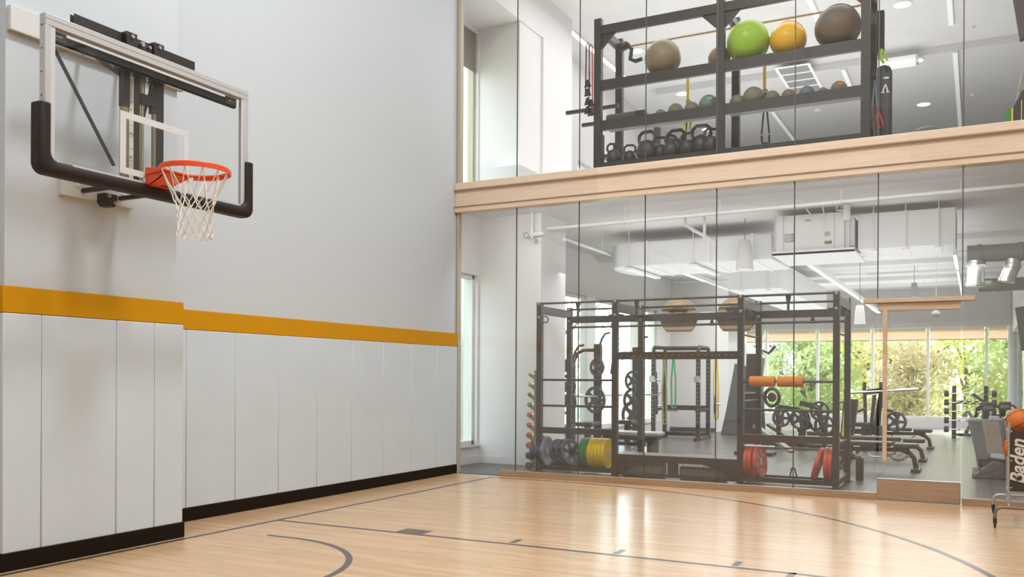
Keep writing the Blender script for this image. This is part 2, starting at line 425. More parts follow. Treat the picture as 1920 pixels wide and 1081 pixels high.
# glass door with timber rails and a tall timber pull
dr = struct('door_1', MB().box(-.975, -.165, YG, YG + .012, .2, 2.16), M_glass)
MB().box(-.985, -.160, YG - .035, YG + .045, .012, .236).build('bottom_rail', M_kick, dr, .004)
MB().box(-.988, -.162, YG - .035, YG + .045, 2.097, 2.180).build('top_rail', M_ash, dr, .004)
MB().box(-.986, -.159, YG - .037, YG + .02, .236, .243).box(-.989, -.985, YG - .036, YG + .02, .01, .24).box(-.16, -.156, YG - .036, YG + .02, .01, .24).build('rail_edging', M_steel, dr)
h = MB().beam((-.905, YG - .085, .445), (-.905, YG - .085, 2.10), .045, .03).build('pull_handle', M_ash, dr, .003)
MB().tube([(-.905, YG - .07, .65), (-.905, YG, .65)], .01).tube([(-.905, YG - .07, 1.9), (-.905, YG, 1.9)], .01).build('standoff', M_steel, h)
struct('trim_14', MB().box(-1.135, -.03, YG - .07, YG + .06, 2.185, 2.232), M_ash, bevel=.003)
struct('trim_15', MB().box(-1.0, -.13, YG - .04, YG + .04, 0, .010), M_steel)

# ================================================================ GYM SHELL
XL, YF, XE = -6.95, 26.9, .80       # exterior side wall, far wall, other side wall
Z1, Z2, Z3 = 3.83, 4.08, 7.5        # lower ceiling, upper floor, upper ceiling
struct('gym_floor', MB().box(XL - .1, XE + 3, YG + .05, YF + .2, -.1, 0), M_rubber)
struct('lower_ceiling', MB().box(XL - .1, XE + 3, YG + .12, YF + .2, Z1, Z2), M_ceil)
struct('upper_ceiling', MB().box(XL - .1, XE + 3, YG + .25, YF + .2, Z3, Z3 + .2), M_ceil)
# side wall with three window openings on the lower floor and one tall one above
def wall_x(name, x0, x1, z0, z1, holes, mt, ya, yb):
    mb = MB(); y = ya
    for (h0, h1, k0, k1) in holes:
        mb.box(x0, x1, y, h0, z0, z1)
        if k0 > z0: mb.box(x0, x1, h0, h1, z0, k0)
        if k1 < z1: mb.box(x0, x1, h0, h1, k1, z1)
        y = h1
    mb.box(x0, x1, y, yb, z0, z1)
    return struct(name, mb, mt)
wall_x('wall_outer', XL - .25, XL, 0, Z1, [(10.85, 12.10, .29, 2.93), (15.40, 20.95, .30, 2.98), (25.0, 26.75, .3, 2.9)], M_wall2, YG + .05, YF)
wall_x('upper_outer_wall', XL - .25, XL, Z2, Z3, [(10.85, 12.09, Z2 + .1, 6.72), (16.0, 21, Z2 + .3, 5.6)], M_wall2, YG + .05, YF)
struct('outer_return_wall', MB().box(XL - .26, XW - .3, YG - .02, YG + .06, 0, ZT), M_wall)
struct('pier_wall', MB().box(XL - .02, -5.87, 12.15, 13.05, 0, Z1), M_wall2)
struct('far_pier_wall', MB().box(XL - .02, -5.77, 22.0, 23.2, 0, Z1), M_wall2)
struct('pier_baseboard', MB().box(XL, -5.862, 12.138, 12.15, 0, .115).box(XL, XL + .012, YG + .06, 12.14, 0, .115), M_wall2)
struct('far_pier_baseboard', MB().box(XL, -5.77, 21.985, 22.0, 0, .1), M_dark)
struct('upper_pier_wall', MB().box(XL - .02, -6.24, 12.12, 12.88, Z2, 6.8).box(XL - .02, -6.20, 12.88, 14.02, Z2, 6.8), M_wall2)
struct('soffit_ceiling', MB().box(XL - .02, -6.22, YG + .13, 14.05, 6.8, Z3), M_wall2)
struct('upper_far_wall', MB().box(XL, XE + 3, 25.5, 25.7, Z2, Z3), M_wall2)
struct('dropped_ceiling', MB().box(-6.1, XE + 3, 18.2, 25.5, 7.36, Z3), mat('upper drop ceiling paint', (.66, .65, .65), .85))
# far wall: sill band, long ribbon window, plaster above
fw = MB().box(XL, -6.20, YF, YF + .2, 0, Z1).box(-6.20, .78, YF, YF + .2, 0, .28).box(.78, XE + .2, YF, YF + .2, 0, Z1)
struct('wall_far', fw, M_wall2)
struct('window_head_wall', MB().box(-6.20, .78, YF - .02, YF + .2, 2.80, Z1), M_wallg)
struct('gym_side_wall', MB().box(XE, XE + .2, 16.5, 20.5, 0, Z1).box(XE, XE + .2, 20.5, YF + .2, 0, .3).box(XE, XE + .2, 20.5, YF + .2, 2.6, Z1).box(XE, XE + 3, 16.3, 16.5, 0, Z1), M_wall2)
struct('gym_end_wall', MB().box(XE + 3, XE + 3.2, YG, YF, 0, ZT), M_wall2)

# windows: ribbon of the far wall, each bay with frame, pane and roller shade
wx = [-6.20, -5.561, -4.107, -2.628, -1.212, .207, .742]
for i in range(6):
    n += 1; a, b = wx[i], wx[i + 1]
    w = struct('window_%d' % n, MB().box(a, b, YF + .02, YF + .07, .28, .33).box(a, b, YF + .02, YF + .07, 2.74, 2.80).box(b - .035, b + .035, YF - .02, YF + .09, .28, 2.80), M_cream)
    MB().box(a, b, YF + .05, YF + .06, .33, 2.76).build('pane', M_winglass, w)
    MB().box(a + .05, b - .06, YF + .012, YF + .016, 2.425, 2.74).build('roller_shade', M_shade, w)
    MB().tube([(a + .05, YF + .014, 2.425), (b - .06, YF + .014, 2.425)], .014).build('shade_bar', M_frameg, w)
# side windows, lower floor
def side_window(y0, y1, z0, z1, mull, shade=0, fr=M_cream):
    global n
    n += 1; x = XL
    mb = MB().box(x - .16, x - .06, y0, y1, z0, z0 + .06).box(x - .16, x - .06, y0, y1, z1 - .06, z1).box(x - .16, x - .06, y0, y0 + .06, z0, z1).box(x - .16, x - .06, y1 - .06, y1, z0, z1)
    for (ym, wd) in mull: mb.box(x - .16, x + .0, ym - wd / 2, ym + wd / 2, z0, z1)
    w = struct('window_%d' % n, mb, fr)
    MB().box(x - .115, x - .105, y0 + .06, y1 - .06, z0 + .06, z1 - .06).build('pane', M_winglass, w)
    MB().box(x - .04, x + .03, y0 - .02, y1 + .1, z0 - .03, z0).build('sill', M_wall2, w)
    if shade: MB().box(x - .05, x - .045, y0, y1, z1 - shade, z1).build('roller_shade', M_shaded, w)
    return w
side_window(10.85, 12.10, .29, 2.93, [])
side_window(15.40, 20.95, .30, 2.98, [(16.75, .42), (18.3, .05), (19.6, .30)])
side_window(25.0, 26.75, .3, 2.9, [(25.9, .05)])
side_window(10.85, 12.09, Z2 + .1, 6.72, [], .62, M_jamb)
side_window(16.0, 21, Z2 + .3, 5.6, [(18.5, .3)])
n += 1
w = struct('window_%d' % n, MB().box(XE + .02, XE + .1, 20.5, 20.6, .3, 2.6).box(XE + .02, XE + .1, 23.5, 23.6, .3, 2.6).box(XE + .02, XE + .1, 26.7, YF, .3, 2.6), M_frameg)
MB().box(XE + .05, XE + .06, 20.5, YF, .3, 2.6).build('pane', M_winglass, w)

# outside: ground, stone wall, trees
struct('ground', MB().box(-60, 60, -20, 110, -.5, -.35), M_ground)
sw = struct('stone_wall', MB().box(-9.2, -8.9, 9.5, 17.6, -.4, 9), M_stone)

def tree(name, label, x, y, h, rad, leafm, seed, group, low=.12, nleaf=2600, ls=.16):
    rnd = random.Random(seed); t = thing(name, label, 'tree', (x, y, -.35), group)
    mb = MB().tube([(x, y, -.35), (x + .1, y, h * .3), (x, y + .1, h * .62)], [.10, .07, .03], 8)
    for k in range(7):
        a = rnd.random() * 2 * PI; z = h * rnd.uniform(.2, .55)
        mb.tube([(x, y, z), (x + math.cos(a) * rad * .4, y + math.sin(a) * rad * .4, z + h * .15), (x + math.cos(a) * rad * .75, y + math.sin(a) * rad * .75, z + h * .24)], [.06, .04, .02], 5)
    mb.build('trunk', M_trunk, t)
    cl = []
    for k in range(46):
        a = rnd.random() * 2 * PI; q = math.sqrt(rnd.random()); zz = rnd.uniform(low, 1)
        lim = math.sin(min(1, (zz - low) / (1 - low) * .9 + .22) * PI) ** .6 if zz < 1 else .2
        cl.append((x + math.cos(a) * q * rad * lim, y + math.sin(a) * q * rad * lim, h * zz, rad * rnd.uniform(.24, .42)))
    mb = MB(); vs, fs = [], []
    for k in range(nleaf):
        c = rnd.choice(cl); d = Vector((rnd.gauss(0, 1), rnd.gauss(0, 1), rnd.gauss(0, .8))).normalized() * c[3] * rnd.uniform(.55, 1.1)
        p = Vector(c[:3]) + d; u = Vector((rnd.gauss(0, 1), rnd.gauss(0, 1), rnd.gauss(0, 1))).normalized(); v = u.orthogonal().normalized()
        s = ls * rnd.uniform(.6, 1.3); o = len(vs)
        vs += [p - u * s, p - v * s * .5, p + u * s, p + v * s * .5]; fs.append((o, o + 1, o + 2, o + 3))
    mb.add(vs, fs); mb.build('crown', leafm, t, smooth=False)
    return t
gT = 'trees beyond the far windows'
spec = [(-9.0, 31.5, 5.2, 1.9, M_leaf4, 'blue-green tree outside the far window bay beside the pale end wall'),
        (-6.3, 32.5, 5.0, 1.8, M_leaf4, 'grey-green tree outside behind the black cable machine'),
        (-5.0, 30.6, 3.5, 1.5, M_leaf2, 'mid green tree outside behind the plate-loaded rowing machine'),
        (-3.5, 32.2, 4.3, 1.8, M_leaf1, 'bright yellow-green tree outside behind the storage rig end post'),
        (-1.9, 30.8, 3.5, 1.5, M_leaf3, 'russet-tinged tree outside behind the tall timber door pull'),
        (-.4, 32.4, 4.2, 1.8, M_leaf1, 'yellow-green tree outside between the barbell rack and the door pull'),
        (1.2, 31.2, 3.7, 1.6, M_leaf2, 'mid green tree outside directly behind the fixed barbell rack'),
        (2.9, 32.8, 4.2, 1.7, M_leaf1, 'yellow-green tree outside the narrow corner window bay'),
        (4.6, 30.4, 3.9, 1.7, M_leaf4, 'blue-green tree outside past the corner of the far windows')]
for i, (x, y, h, rd, lm, lb) in enumerate(spec):
    tree('tree', lb, x, y, h, rd, lm, 40 + i, gT, .03, 6000, .10)
gS = 'trees beyond the side windows'
for i, (x, y, h, rd, lm, lb) in enumerate([(-11.6, 18.2, 5.0, 1.7, M_leaf4, 'pale tree outside the side windows behind the first plate tree'),
                                       (-11.6, 21.6, 5.6, 1.9, M_leaf4, 'pale tree outside the side windows behind the padded half rack'),
                                       (-12.0, 26.0, 6.2, 2.2, M_leaf4, 'blue-green tree outside the side windows beyond the power cage')]):
    tree('tree', lb, x, y, h, rd, lm, 80 + i, gS, .05, 4500, .11)

# ================================================================ BASKETBALL HOOP
F = -5.28
Y0, Y1, YM, ZB, ZTp = 3.642, 5.425, 4.533, 2.69, 3.654
hp = thing('basketball_hoop', 'wall-mounted glass backboard with orange rim, white net and dark bumper above the padded column', 'basketball hoop', (XC - .05, YM, 2.64))
bb = MB().box(F - .012, F - .002, Y0 + .03, Y1 - .03, ZB, ZTp - .06).build('backboard', M_boardglass, hp)
sq = MB()
for a in ((4.207, 4.814, 3.134, 3.182), (4.207, 4.814, 2.748, 2.793), (4.207, 4.256, 2.793, 3.134), (4.765, 4.814, 2.793, 3.134)):
    sq.box(F - .002, F - .001, *a)
sq.build('target_square', M_white, bb)
bl = MB().box(F - .002, F - .001, 3.66, 5.40, 2.69, 2.725).box(F - .002, F - .001, 3.66, 3.715, 2.725, 3.58).box(F - .002, F - .001, 5.35, 5.405, 2.725, 3.58)
bl.build('border_line', mat('pale border mark', (.56, .57, .57), .5), bb)
text_mb('PORTER', .046, (F + .0005, 3.683, 2.688), (0, 1, 0), (0, 0, 1), .0008, 0, .0008).build('maker_lettering', M_print, bb)
fr = MB().box(F - .055, F + .004, Y0, Y1, ZTp - .074, ZTp)
fr.box(F - .055, F + .004, Y0, Y0 + .038, 2.66, ZTp - .074).box(F - .055, F + .004, Y1 - .05, Y1, 2.66, ZTp - .074).box(F - .055, F + .002, Y0, Y1, 2.655, 2.69)
fr.build('frame', M_alu, hp, .003)
sc = MB()
for z in (3.58, 3.43, 3.28, 3.13): sc.lathe([(.006, -.001), (.006, .002)], (F - .03, Y0 - .001, z), (0, -1, 0), 8)
sc.split('frame_screw', M_print, hp)
MB().box(F + .004, F + .006, Y0, Y1, ZTp - .034, ZTp - .030).build('frame_groove', M_plankb, hp)
# U-shaped bumper, a rounded channel wrapped round the bottom edge
pd = MB()
def pad_path(off, zt):
    ya, yb, zb, rc = Y0 - .05 + off, Y1 + .045 - off, 2.625 + off, .07
    P = [(ya, zt)]
    for i in range(7): a = R(180 + 15 * i); P.append((ya + rc + rc * math.cos(a), zb + rc + rc * math.sin(a)))
    for i in range(7): a = R(270 + 15 * i); P.append((yb - rc + rc * math.cos(a), zb + rc + rc * math.sin(a)))
    P.append((yb, zt)); return P
sec = [(-.07, 0), (.012, 0), (.028, .012), (.036, .034), (.034, .06), (.022, .082), (-.02, .086)]   # (x from the face, inward offset)
rings = [pad_path(o, 3.078 + .0) for x, o in sec]; NPp = len(rings[0]); vs = []
for (x, o), ring in zip(sec, rings): vs += [(F + x, yy, zz) for yy, zz in ring]
fs = []
ns = len(sec)
for a in range(ns):
    b = (a + 1) % ns
    fs += [(a * NPp + i, a * NPp + i + 1, b * NPp + i + 1, b * NPp + i) for i in range(NPp - 1)]
fs += [tuple(a * NPp for a in range(ns)), tuple(a * NPp + NPp - 1 for a in range(ns))[::-1]]
pd.add(vs, fs); pdo = pd.build('bumper_pad', M_bpad, hp, .012)
hl = MB()
for z in (2.99, 2.82): hl.lathe([(.009, -.002), (.009, .003)], (F - .03, Y0 - .051, z), (0, -1, 0), 10)
hl.split('bumper_hole', M_black, pdo)
# mast, crossbars and height ruler behind the glass
mx = -5.42
MB().box(mx - .05, mx, 4.345, 4.40, 3.27, 3.56).build('mast_sleeve', M_brown, hp)
MB().box(mx - .045, mx - .004, 4.348, 4.385, 2.69, 3.27).build('mast_channel', M_olive, hp)
MB().box(mx - .02, mx, 4.440, 4.486, 2.69, 3.56).build('mast_channel', M_brown, hp)
MB().box(mx - .05, mx, 4.635, 4.70, 2.69, 3.58).build('mast_channel', M_brown, hp)
MB().box(mx - .03, mx - .004, 4.612, 4.635, 2.69, 3.30).build('mast_channel', M_olive, hp)
MB().box(mx - .04, mx - .002, 4.595, 4.64, 3.28, 3.56).build('mast_sleeve', M_brown, hp)
MB().box(mx - .05, mx + .004, 4.50, 4.65, 3.33, 3.40).build('mast_crossbar', M_brown, hp)
MB().box(mx - .06, mx + .01, 4.31, 4.71, 2.665, 2.70).build('mast_crossbar', M_brown, hp)
mk = MB().box(mx - .03, mx - .008, 4.40, 4.445, 2.69, 3.50)
for k in range(28): mk.box(mx - .0085, mx - .0075, 4.402, 4.425 if k % 4 else 4.438, 3.30 + k * .0065, 3.302 + k * .0065, 1)
for k in range(8): mk.box(mx - .0085, mx - .0072, 4.401, 4.444, 2.72 + k * .085, 2.7225 + k * .085, 1)
rl = mk.build('height_ruler', [M_ruler, M_print], hp)
for txt, z in (("7'6\"", 2.735), ("8'", 2.905), ("8'6\"", 3.075), ("9'", 3.245)):
    text_mb(txt, .030, (mx - .0072, 4.405, z), (0, 1, 0), (0, 0, 1), .0005).build('ruler_numeral', M_print, rl)
MB().tube([(mx - .03, 4.53, 2.70), (mx - .03, 4.53, 3.56)], .013, 10).tube([(mx - .03, 4.53, 3.40), (mx - .03, 4.53, 3.58)], .019, 10).build('lift_rod', mat('brass rod', (.42, .36, .20), .35, .7), hp)
MB().tube([(mx + .01, 4.585, 3.50), (mx - .04, 4.53, 3.17)], .010, 8).build('gas_strut', M_brown, hp)
MB().box(mx - .05, mx + .02, 4.30, 4.70, 3.52, 3.565).build('mast_head', M_brown, hp)
bt = MB()
for (yy, zz) in ((4.42, 3.545), (4.455, 3.545), (4.595, 3.55), (4.525, 3.50)): bt.lathe([(.013, 0), (.013, .012), (.008, .016)], (mx + .02, yy, zz), (1, 0, 0), 8)
bt.split('bolt', M_steel, hp)
MB().box(F - .075, F - .058, 3.69, 5.35, 3.508, 3.565).box(F - .09, F - .058, 3.69, 5.35, 3.508, 3.514).build('upper_rail', M_brown, hp)
sl = MB()
for ya, yb in ((3.69, 3.83), (5.23, 5.345)): sl.box(F - .058, F - .05, ya, yb, 3.52, 3.578)
sl.split('hanger_plate', mat('dull olive steel', (.12, .11, .085), .45, .4), hp)
sl = MB()
for ya, yb in ((3.70, 3.80), (5.26, 5.33)): sl.box(F - .05, F - .048, ya, yb, 3.546, 3.553)
sl.split('hanger_slot', M_steel, hp)
MB().beam((F - .06, 3.725, 3.50), (F - .06, 4.205, 2.80), .012, .024, (1, 0, 0)).build('brace', M_brown, hp)
# adjuster beam riding above the board
bx = -5.45
MB().box(bx - .04, bx + .004, 3.97, 5.02, 3.722, 3.728).box(bx - .002, bx + .004, 3.97, 5.02, 3.728, 3.795).box(bx - .04, bx - .034, 3.97, 5.02, 3.728, 3.795).build('top_beam', M_brown, hp)
for yy in (4.40, 4.64):
    c = MB().box(bx - .045, bx + .05, yy - .045, yy + .045, 3.70, 3.805).build('clamp_block', M_brown, hp, .004)
    MB().lathe([(.015, 0), (.015, .012)], (bx + .05, yy, 3.775), (1, 0, 0), 6).lathe([(.02, 0), (.02, .03)], (bx + .02, yy - .02, 3.665), (0, 0, 1), 8).split('bolt', M_steel, c)
c = MB().box(bx - .03, bx + .03, 4.44, 4.60, 3.715, 3.775).build('clamp_plate', M_brown, hp)
MB().lathe([(.018, 0), (.018, .03)], (bx + .03, 4.49, 3.75), (1, 0, 0), 8).lathe([(.012, 0), (.012, .02)], (bx + .03, 4.56, 3.75), (1, 0, 0), 8).lathe([(.02, 0), (.02, .04)], (bx + .01, 4.49, 3.68), (0, 0, 1), 8).split('bolt', M_steel, c)
# arms back to the wall and painted mounting boards
for yy in (4.35, 4.67):
    MB().beam((XC - .03, yy, 3.77), (mx - .04, yy, 3.50), .03, .03).build('support_arm', M_brown, hp)
    MB().beam((XC - .03, yy, 2.70), (mx - .04, yy, 2.70), .03, .03).build('support_arm', M_brown, hp)
w1 = MB().box(XC - .052, XC - .01, 3.79, 5.285, 3.705, 3.87).build('mounting_board', M_plank, hp, .003)
MB().box(XC - .052, XC - .008, 3.79, 5.285, 3.70, 3.706).build('board_edge', M_plankb, w1)
w2 = MB().box(XC - .052, XC - .01, 4.18, 4.797, 2.645, 2.80).build('mounting_board', M_plank, hp, .003)
MB().box(XC - .052, XC - .008, 4.18, 4.797, 2.640, 2.646).build('board_edge', M_plankb, w2)
c = MB().prism([(-.055, .04), (.055, .04), (.055, -.03), (.03, -.055), (-.03, -.055), (-.055, -.03)], (XC + .02, 4.50, 2.655), (0, 1, 0), (0, 0, 1), (.09, 0, 0)).build('pivot_bracket', M_brown, hp, .003)
MB().lathe([(.016, 0), (.016, .012)], (XC + .11, 4.53, 2.63), (1, 0, 0), 8).lathe([(.016, 0), (.016, .012)], (XC + .11, 4.475, 2.675), (1, 0, 0), 8).split('bolt', M_steel, c)
lg = MB()
for yy in (4.30, 4.70): lg.lathe([(.018, 0), (.018, .012), (.010, .02)], (XC - .01, yy, 2.73), (1, 0, 0), 8)
lg.split('lag_bolt', M_plank, w2)
# rim, bracket and net
RC, RR_, RZ = Vector((-4.88, 4.505, 2.79)), .229, 2.79
rm = MB().torus(RC, RR_, .010, n=48, k=10).build('rim', M_orange, hp)
rp = MB()
for k in range(13):
    a0, a1 = R(200 + 10 * (k - 0) - 200 + 40), 0
ang = [R(-140 + 280 * k / 36) for k in range(37)]
vs = []
for a in ang:
    r0 = RR_ + .004
    vs += [RC + Vector((math.cos(a) * r0, math.sin(a) * r0, -.004)), RC + Vector((math.cos(a) * r0, math.sin(a) * r0, -.030)), RC + Vector((math.cos(a) * (r0 + .012), math.sin(a) * (r0 + .012), -.030)), RC + Vector((math.cos(a) * (r0 + .012), math.sin(a) * (r0 + .012), -.004))]
fs = []
for i in range(36):
    for k in range(4): fs.append((4 * i + k, 4 * i + (k + 1) % 4, 4 * i + 4 + (k + 1) % 4, 4 * i + 4 + k))
rp.add(vs, fs); rp.build('rim_reinforcement', M_orange, rm)
br = MB().box(F - .002, F + .012, 4.418, 4.60, 2.68, 2.83)
pl = [(F + .01, -.10), (F + .01, .10), (-5.055, .135), (-5.03, .115), (-5.03, -.115), (-5.055, -.135)]
br.prism([(x, y) for x, y in pl], (0, 4.505, RZ - .016), (1, 0, 0), (0, 1, 0), (0, 0, .012))
for s_ in (-1, 1):
    br.add([(F + .01, 4.505 + .085 * s_, 2.69), (F + .01, 4.505 + .085 * s_, 2.83), (-5.03, 4.505 + .115 * s_, 2.79), (-5.06, 4.505 + .115 * s_, 2.762),
            (F + .01, 4.505 + .077 * s_, 2.69), (F + .01, 4.505 + .077 * s_, 2.83), (-5.03, 4.505 + .107 * s_, 2.79), (-5.06, 4.505 + .107 * s_, 2.762)],
           [(0, 1, 2, 3), (7, 6, 5, 4), (0, 4, 5, 1), (1, 5, 6, 2), (2, 6, 7, 3), (3, 7, 4, 0)])
br.add([(F + .012, 4.43, 2.69), (F + .012, 4.58, 2.69), (-5.10, 4.60, 2.745), (-5.10, 4.41, 2.745), (-5.06, 4.61, 2.77), (-5.06, 4.40, 2.77)], [(0, 1, 2, 3), (3, 2, 4, 5)])
br = br.build('rim_bracket', M_orange, rm, .004)
text_mb('PORTER', .032, (F + .055, 4.50, 2.7005), (0, 1, 0), (.95, 0, .31), .0008, .2, .0006).build('maker_lettering', M_print, br)
hk = MB()
nt_ = MB()
NS = 12
def ringp(i, frac, ph=0.0):
    z = RZ - .022 - .46 * frac
    r = RR_ * (1 - .50 * min(1, frac * 1.9)) if frac < .52 else RR_ * .50
    r = RR_ * (.5 + .48 * (1 - min(1, frac / .62)) ** 1.35) + .012 * max(0, frac - .6)
    a = 2 * PI * (i + ph) / NS
    return RC + Vector((math.cos(a) * r, math.sin(a) * r, z - RZ))
lev = [0, .36, .50, .64, .78, .92]
for L in range(len(lev) - 1):
    for i in range(NS):
        ph = .5 * (L % 2)
        p = ringp(i, lev[L], ph)
        for dlt in (-.5, .5):
            q = ringp(i + dlt, lev[L + 1], ph); md = (p + q) / 2 + Vector((random.uniform(-.004, .004), random.uniform(-.004, .004), -.006))
            nt_.tube([p, md, q], .0040, 5)
for i in range(NS):
    ph = .5 * ((len(lev) - 1) % 2)
    p, q = ringp(i, lev[-1], ph), ringp(i + 1, lev[-1], ph); md = (p + q) / 2 + Vector((0, 0, -.038))
    nt_.tube([p, p * .75 + q * .25 + Vector((0, 0, -.028)), md, p * .25 + q * .75 + Vector((0, 0, -.028)), q], .0042, 5)
    nt_.tube([ringp(i, 0), ringp(i, 0) + Vector((0, 0, .022))], .004, 5)
for L in range(1, len(lev)):
    for i in range(NS): nt_.sphere(ringp(i, lev[L], .5 * (L % 2)), .0065, 6)
nt_.build('net', M_net, rm)

# ================================================================ BALL CART
ct = thing('ball_cart', 'steel tube ball cart on casters with dark printed side panel', 'ball cart', (.75, 9.7, 0))
M_tube = mat('bronze grey tube', (.20, .17, .14), .35, .5)
M_tubel = mat('pale steel tube', (.48, .46, .43), .3, .6)
def foot(yy, ymat):
    P = [(.145, yy, .10), (.145, yy, .20)] + [(.145 + .06 * (1 - math.cos(a)), yy, .14 + .06 * math.sin(a) + .0) for a in [R(20 * i) for i in range(1, 5)]] + [(.22, yy, .2), (1.35, yy, .2)]
    P = [(.145, yy, .085), (.145, yy, .13)] + [(.205 - .06 * math.cos(a), yy, .13 + .06 * math.sin(a)) for a in [R(18 * i) for i in range(1, 6)]] + [(1.3, yy, .19)] + [(1.3 + .06 * math.sin(a), yy, .13 + .06 * math.cos(a)) for a in [R(18 * i) for i in range(1, 6)]] + [(1.36, yy, .085)]
    return MB().tube(P, .014, 10).build('foot_tube', ymat, ct)
foot(9.19, M_tube); foot(10.19, M_tubel)
for yy in (9.19, 10.19):
    for xx in (.145, 1.36):
        c = MB().box(xx - .016, xx + .016, yy - .03, yy + .02, .045, .09).build('caster_fork', M_black, ct, .004)
        MB().torus((xx, yy - .012, .032), .024, .009, (1, 0, 0), 16, 8).lathe([(.01, -.012), (.01, .012)], (xx, yy - .012, .032), (1, 0, 0), 8).build('caster_wheel', M_black, c)
MB().tube([(.262, 9.19, .19), (.262, 10.19, .19)], .013).tube([(1.25, 9.19, .19), (1.25, 10.19, .19)], .013).split('cross_tube', M_tube, ct)
for yy in (9.46, 9.92):
    for xx in (.262, 1.25):
        MB().tube([(xx, yy, .19), (xx, yy, .95)], .013, 10).build('post', M_tubel, ct)
for z in (.30, .60, .86):
    MB().tube([(.262, 9.46, z), (1.25, 9.46, z)], .010).tube([(.262, 9.92, z), (1.25, 9.92, z)], .010).tube([(.262, 9.46, z), (.262, 9.92, z)], .010).tube([(1.25, 9.46, z), (1.25, 9.92, z)], .010).build('ball_rail', M_tubel, ct)
pz1, pz0 = pY(1900, 806, 9.44).z, pY(1900, 920, 9.44).z
sg = MB().box(.270, 1.24, 9.436, 9.444, pz0, pz1).build('side_panel', mat('dark banner', (.045, .033, .027), .6), ct, .002)
rv = MB()
for zz in (pz0 + .03, (pz0 + pz1) / 2, pz1 - .012): rv.lathe([(.008, 0), (.008, .004)], (.278, 9.434, zz), (0, -1, 0), 8)
rv.split('rivet', M_plankb, sg)
text_mb('Baden', .165, (.385, 9.434, pz0 + .07), (0, 0, 1), (-1, 0, 0), .001, .25, .004).build('lettering', mat('cream print', (.66, .58, .52), .6), sg)
st = MB().prism([((.034 if k % 2 == 0 else .014) * math.sin(PI * k / 5), (.034 if k % 2 == 0 else .014) * math.cos(PI * k / 5)) for k in range(10)], (.335, 9.4315, pz0 + .118), (0, 0, 1), (-1, 0, 0), (0, -.001, 0))
st.build('star_emblem', sg.data.materials[0], sg)
def basketball(c, label):
    b = tag(MB().sphere(c, .12, 28).build('basketball', M_bball), label, 'basketball', 'basketballs on the cart')
    ORG[b.name] = Vector((0, 0, 0)); c = Vector(c); mb = MB(); q = .1202
    ax = [Vector((.3, -.8, .5)).normalized(), Vector((.8, .5, .2)).normalized()]
    for a in ax: mb.torus(c, q, .0022, a, 40, 5)
    for s_ in (-1, 1):
        a = ax[0].cross(ax[1]).normalized(); mb.torus(c + a * s_ * .062, math.sqrt(q * q - .062 ** 2), .0022, a, 36, 5)
    mb.build('seam', M_black, b); return b
bz = .86 + .01
basketball((.355, 9.66, .955), 'orange basketball resting on the top rail of the ball cart')
basketball((.335, 9.69, .695), 'orange basketball half hidden behind the cart panel on the middle rail')
basketball((.62, 9.69, .955), 'second orange basketball along the top rail of the ball cart')

# ================================================================ STORAGE RIG, LOWER GYM
FY, RY = 11.36, 12.40
PX = [-5.50, -4.36, -2.665, -1.515]
PT = 2.40
rg = thing('storage_rig', 'long black steel training rig with pull-up bars and plate storage behind the ground floor glass', 'training rig', (-3.5, 11.9, 0))
hole = MB()
for x in PX:
    for y in (FY, RY):
        p = MB().box(x - .037, x + .037, y - .037, y + .037, .012, PT)
        for k in range(24): p.lathe([(.009, 0), (.009, .002)], (x + .037, y, .25 + k * .075), (1, 0, 0), 6, 1)
        p = p.build('post', [M_rig, M_mesh], rg)
        MB().box(x - .075, x + .075, y - .06, y + .06, 0, .012).build('foot_plate', M_rig, p)
        b = MB()
        for z in (PT - .025, PT - .21): b.lathe([(.022, 0), (.022, .008), (.012, .014)], (x, y - .037, z), (0, -1, 0), 8)
        b.split('bolt', M_olive, p)
    MB().box(x - .032, x + .032, FY, RY, PT - .16, PT - .05).build('depth_beam', M_rig, rg)
    MB().box(x - .03, x + .03, FY, RY, .05, .12).build('floor_beam', M_rig, rg)
for i in range(3):
    a, b = PX[i], PX[i + 1]; xm = (a + b) / 2
    MB().tube([(a, FY, PT - .015), (b, FY, PT - .015)], .015).build('pull_up_bar', M_rig, rg)
    MB().box(a, b, RY - .035, RY + .035, PT - .235, PT - .135).build('rear_beam', M_rig, rg)
    MB().tube([(a, RY, PT - .03), (b, RY, PT - .03)], .016).build('pull_up_bar', M_rig, rg)
    MB().tube([(a, RY - .03, PT - .30), (b, RY - .03, PT - .30)], .016).build('pull_up_bar', M_rig, rg)
    xb = a + (b - a) * (.5 if i != 1 else .17)
    MB().prism([(-.035, 0), (.035, 0), (.014, -.12), (.014, -.2), (-.014, -.2), (-.014, -.12)], (xb, FY + .02, PT - .02), (1, 0, 0), (0, 0, 1), (0, .02, 0)).build('bar_bracket', M_rig, rg)
    xb = a + (b - a) * .62
    MB().prism([(-.012, 0), (.012, 0), (.04, -.09), (-.04, -.09)], (xb, RY - .04, PT - .23), (1, 0, 0), (0, 0, 1), (0, .02, 0)).build('bar_bracket', M_rig, rg)
    for x, s_ in ((a, 1), (b, -1)):
        MB().tube([(x + s_ * .037, FY + .02, PT - .2), (x + s_ * .1, FY + .02, PT - .2), (x + s_ * .12, FY + .02, PT - .24), (x + s_ * .1, FY + .02, PT - .28), (x + s_ * .037, FY + .02, PT - .28)], .010, 6).build('hook', M_rig, rg)
def zat(x, y, Y): return pY(x, y, Y).z
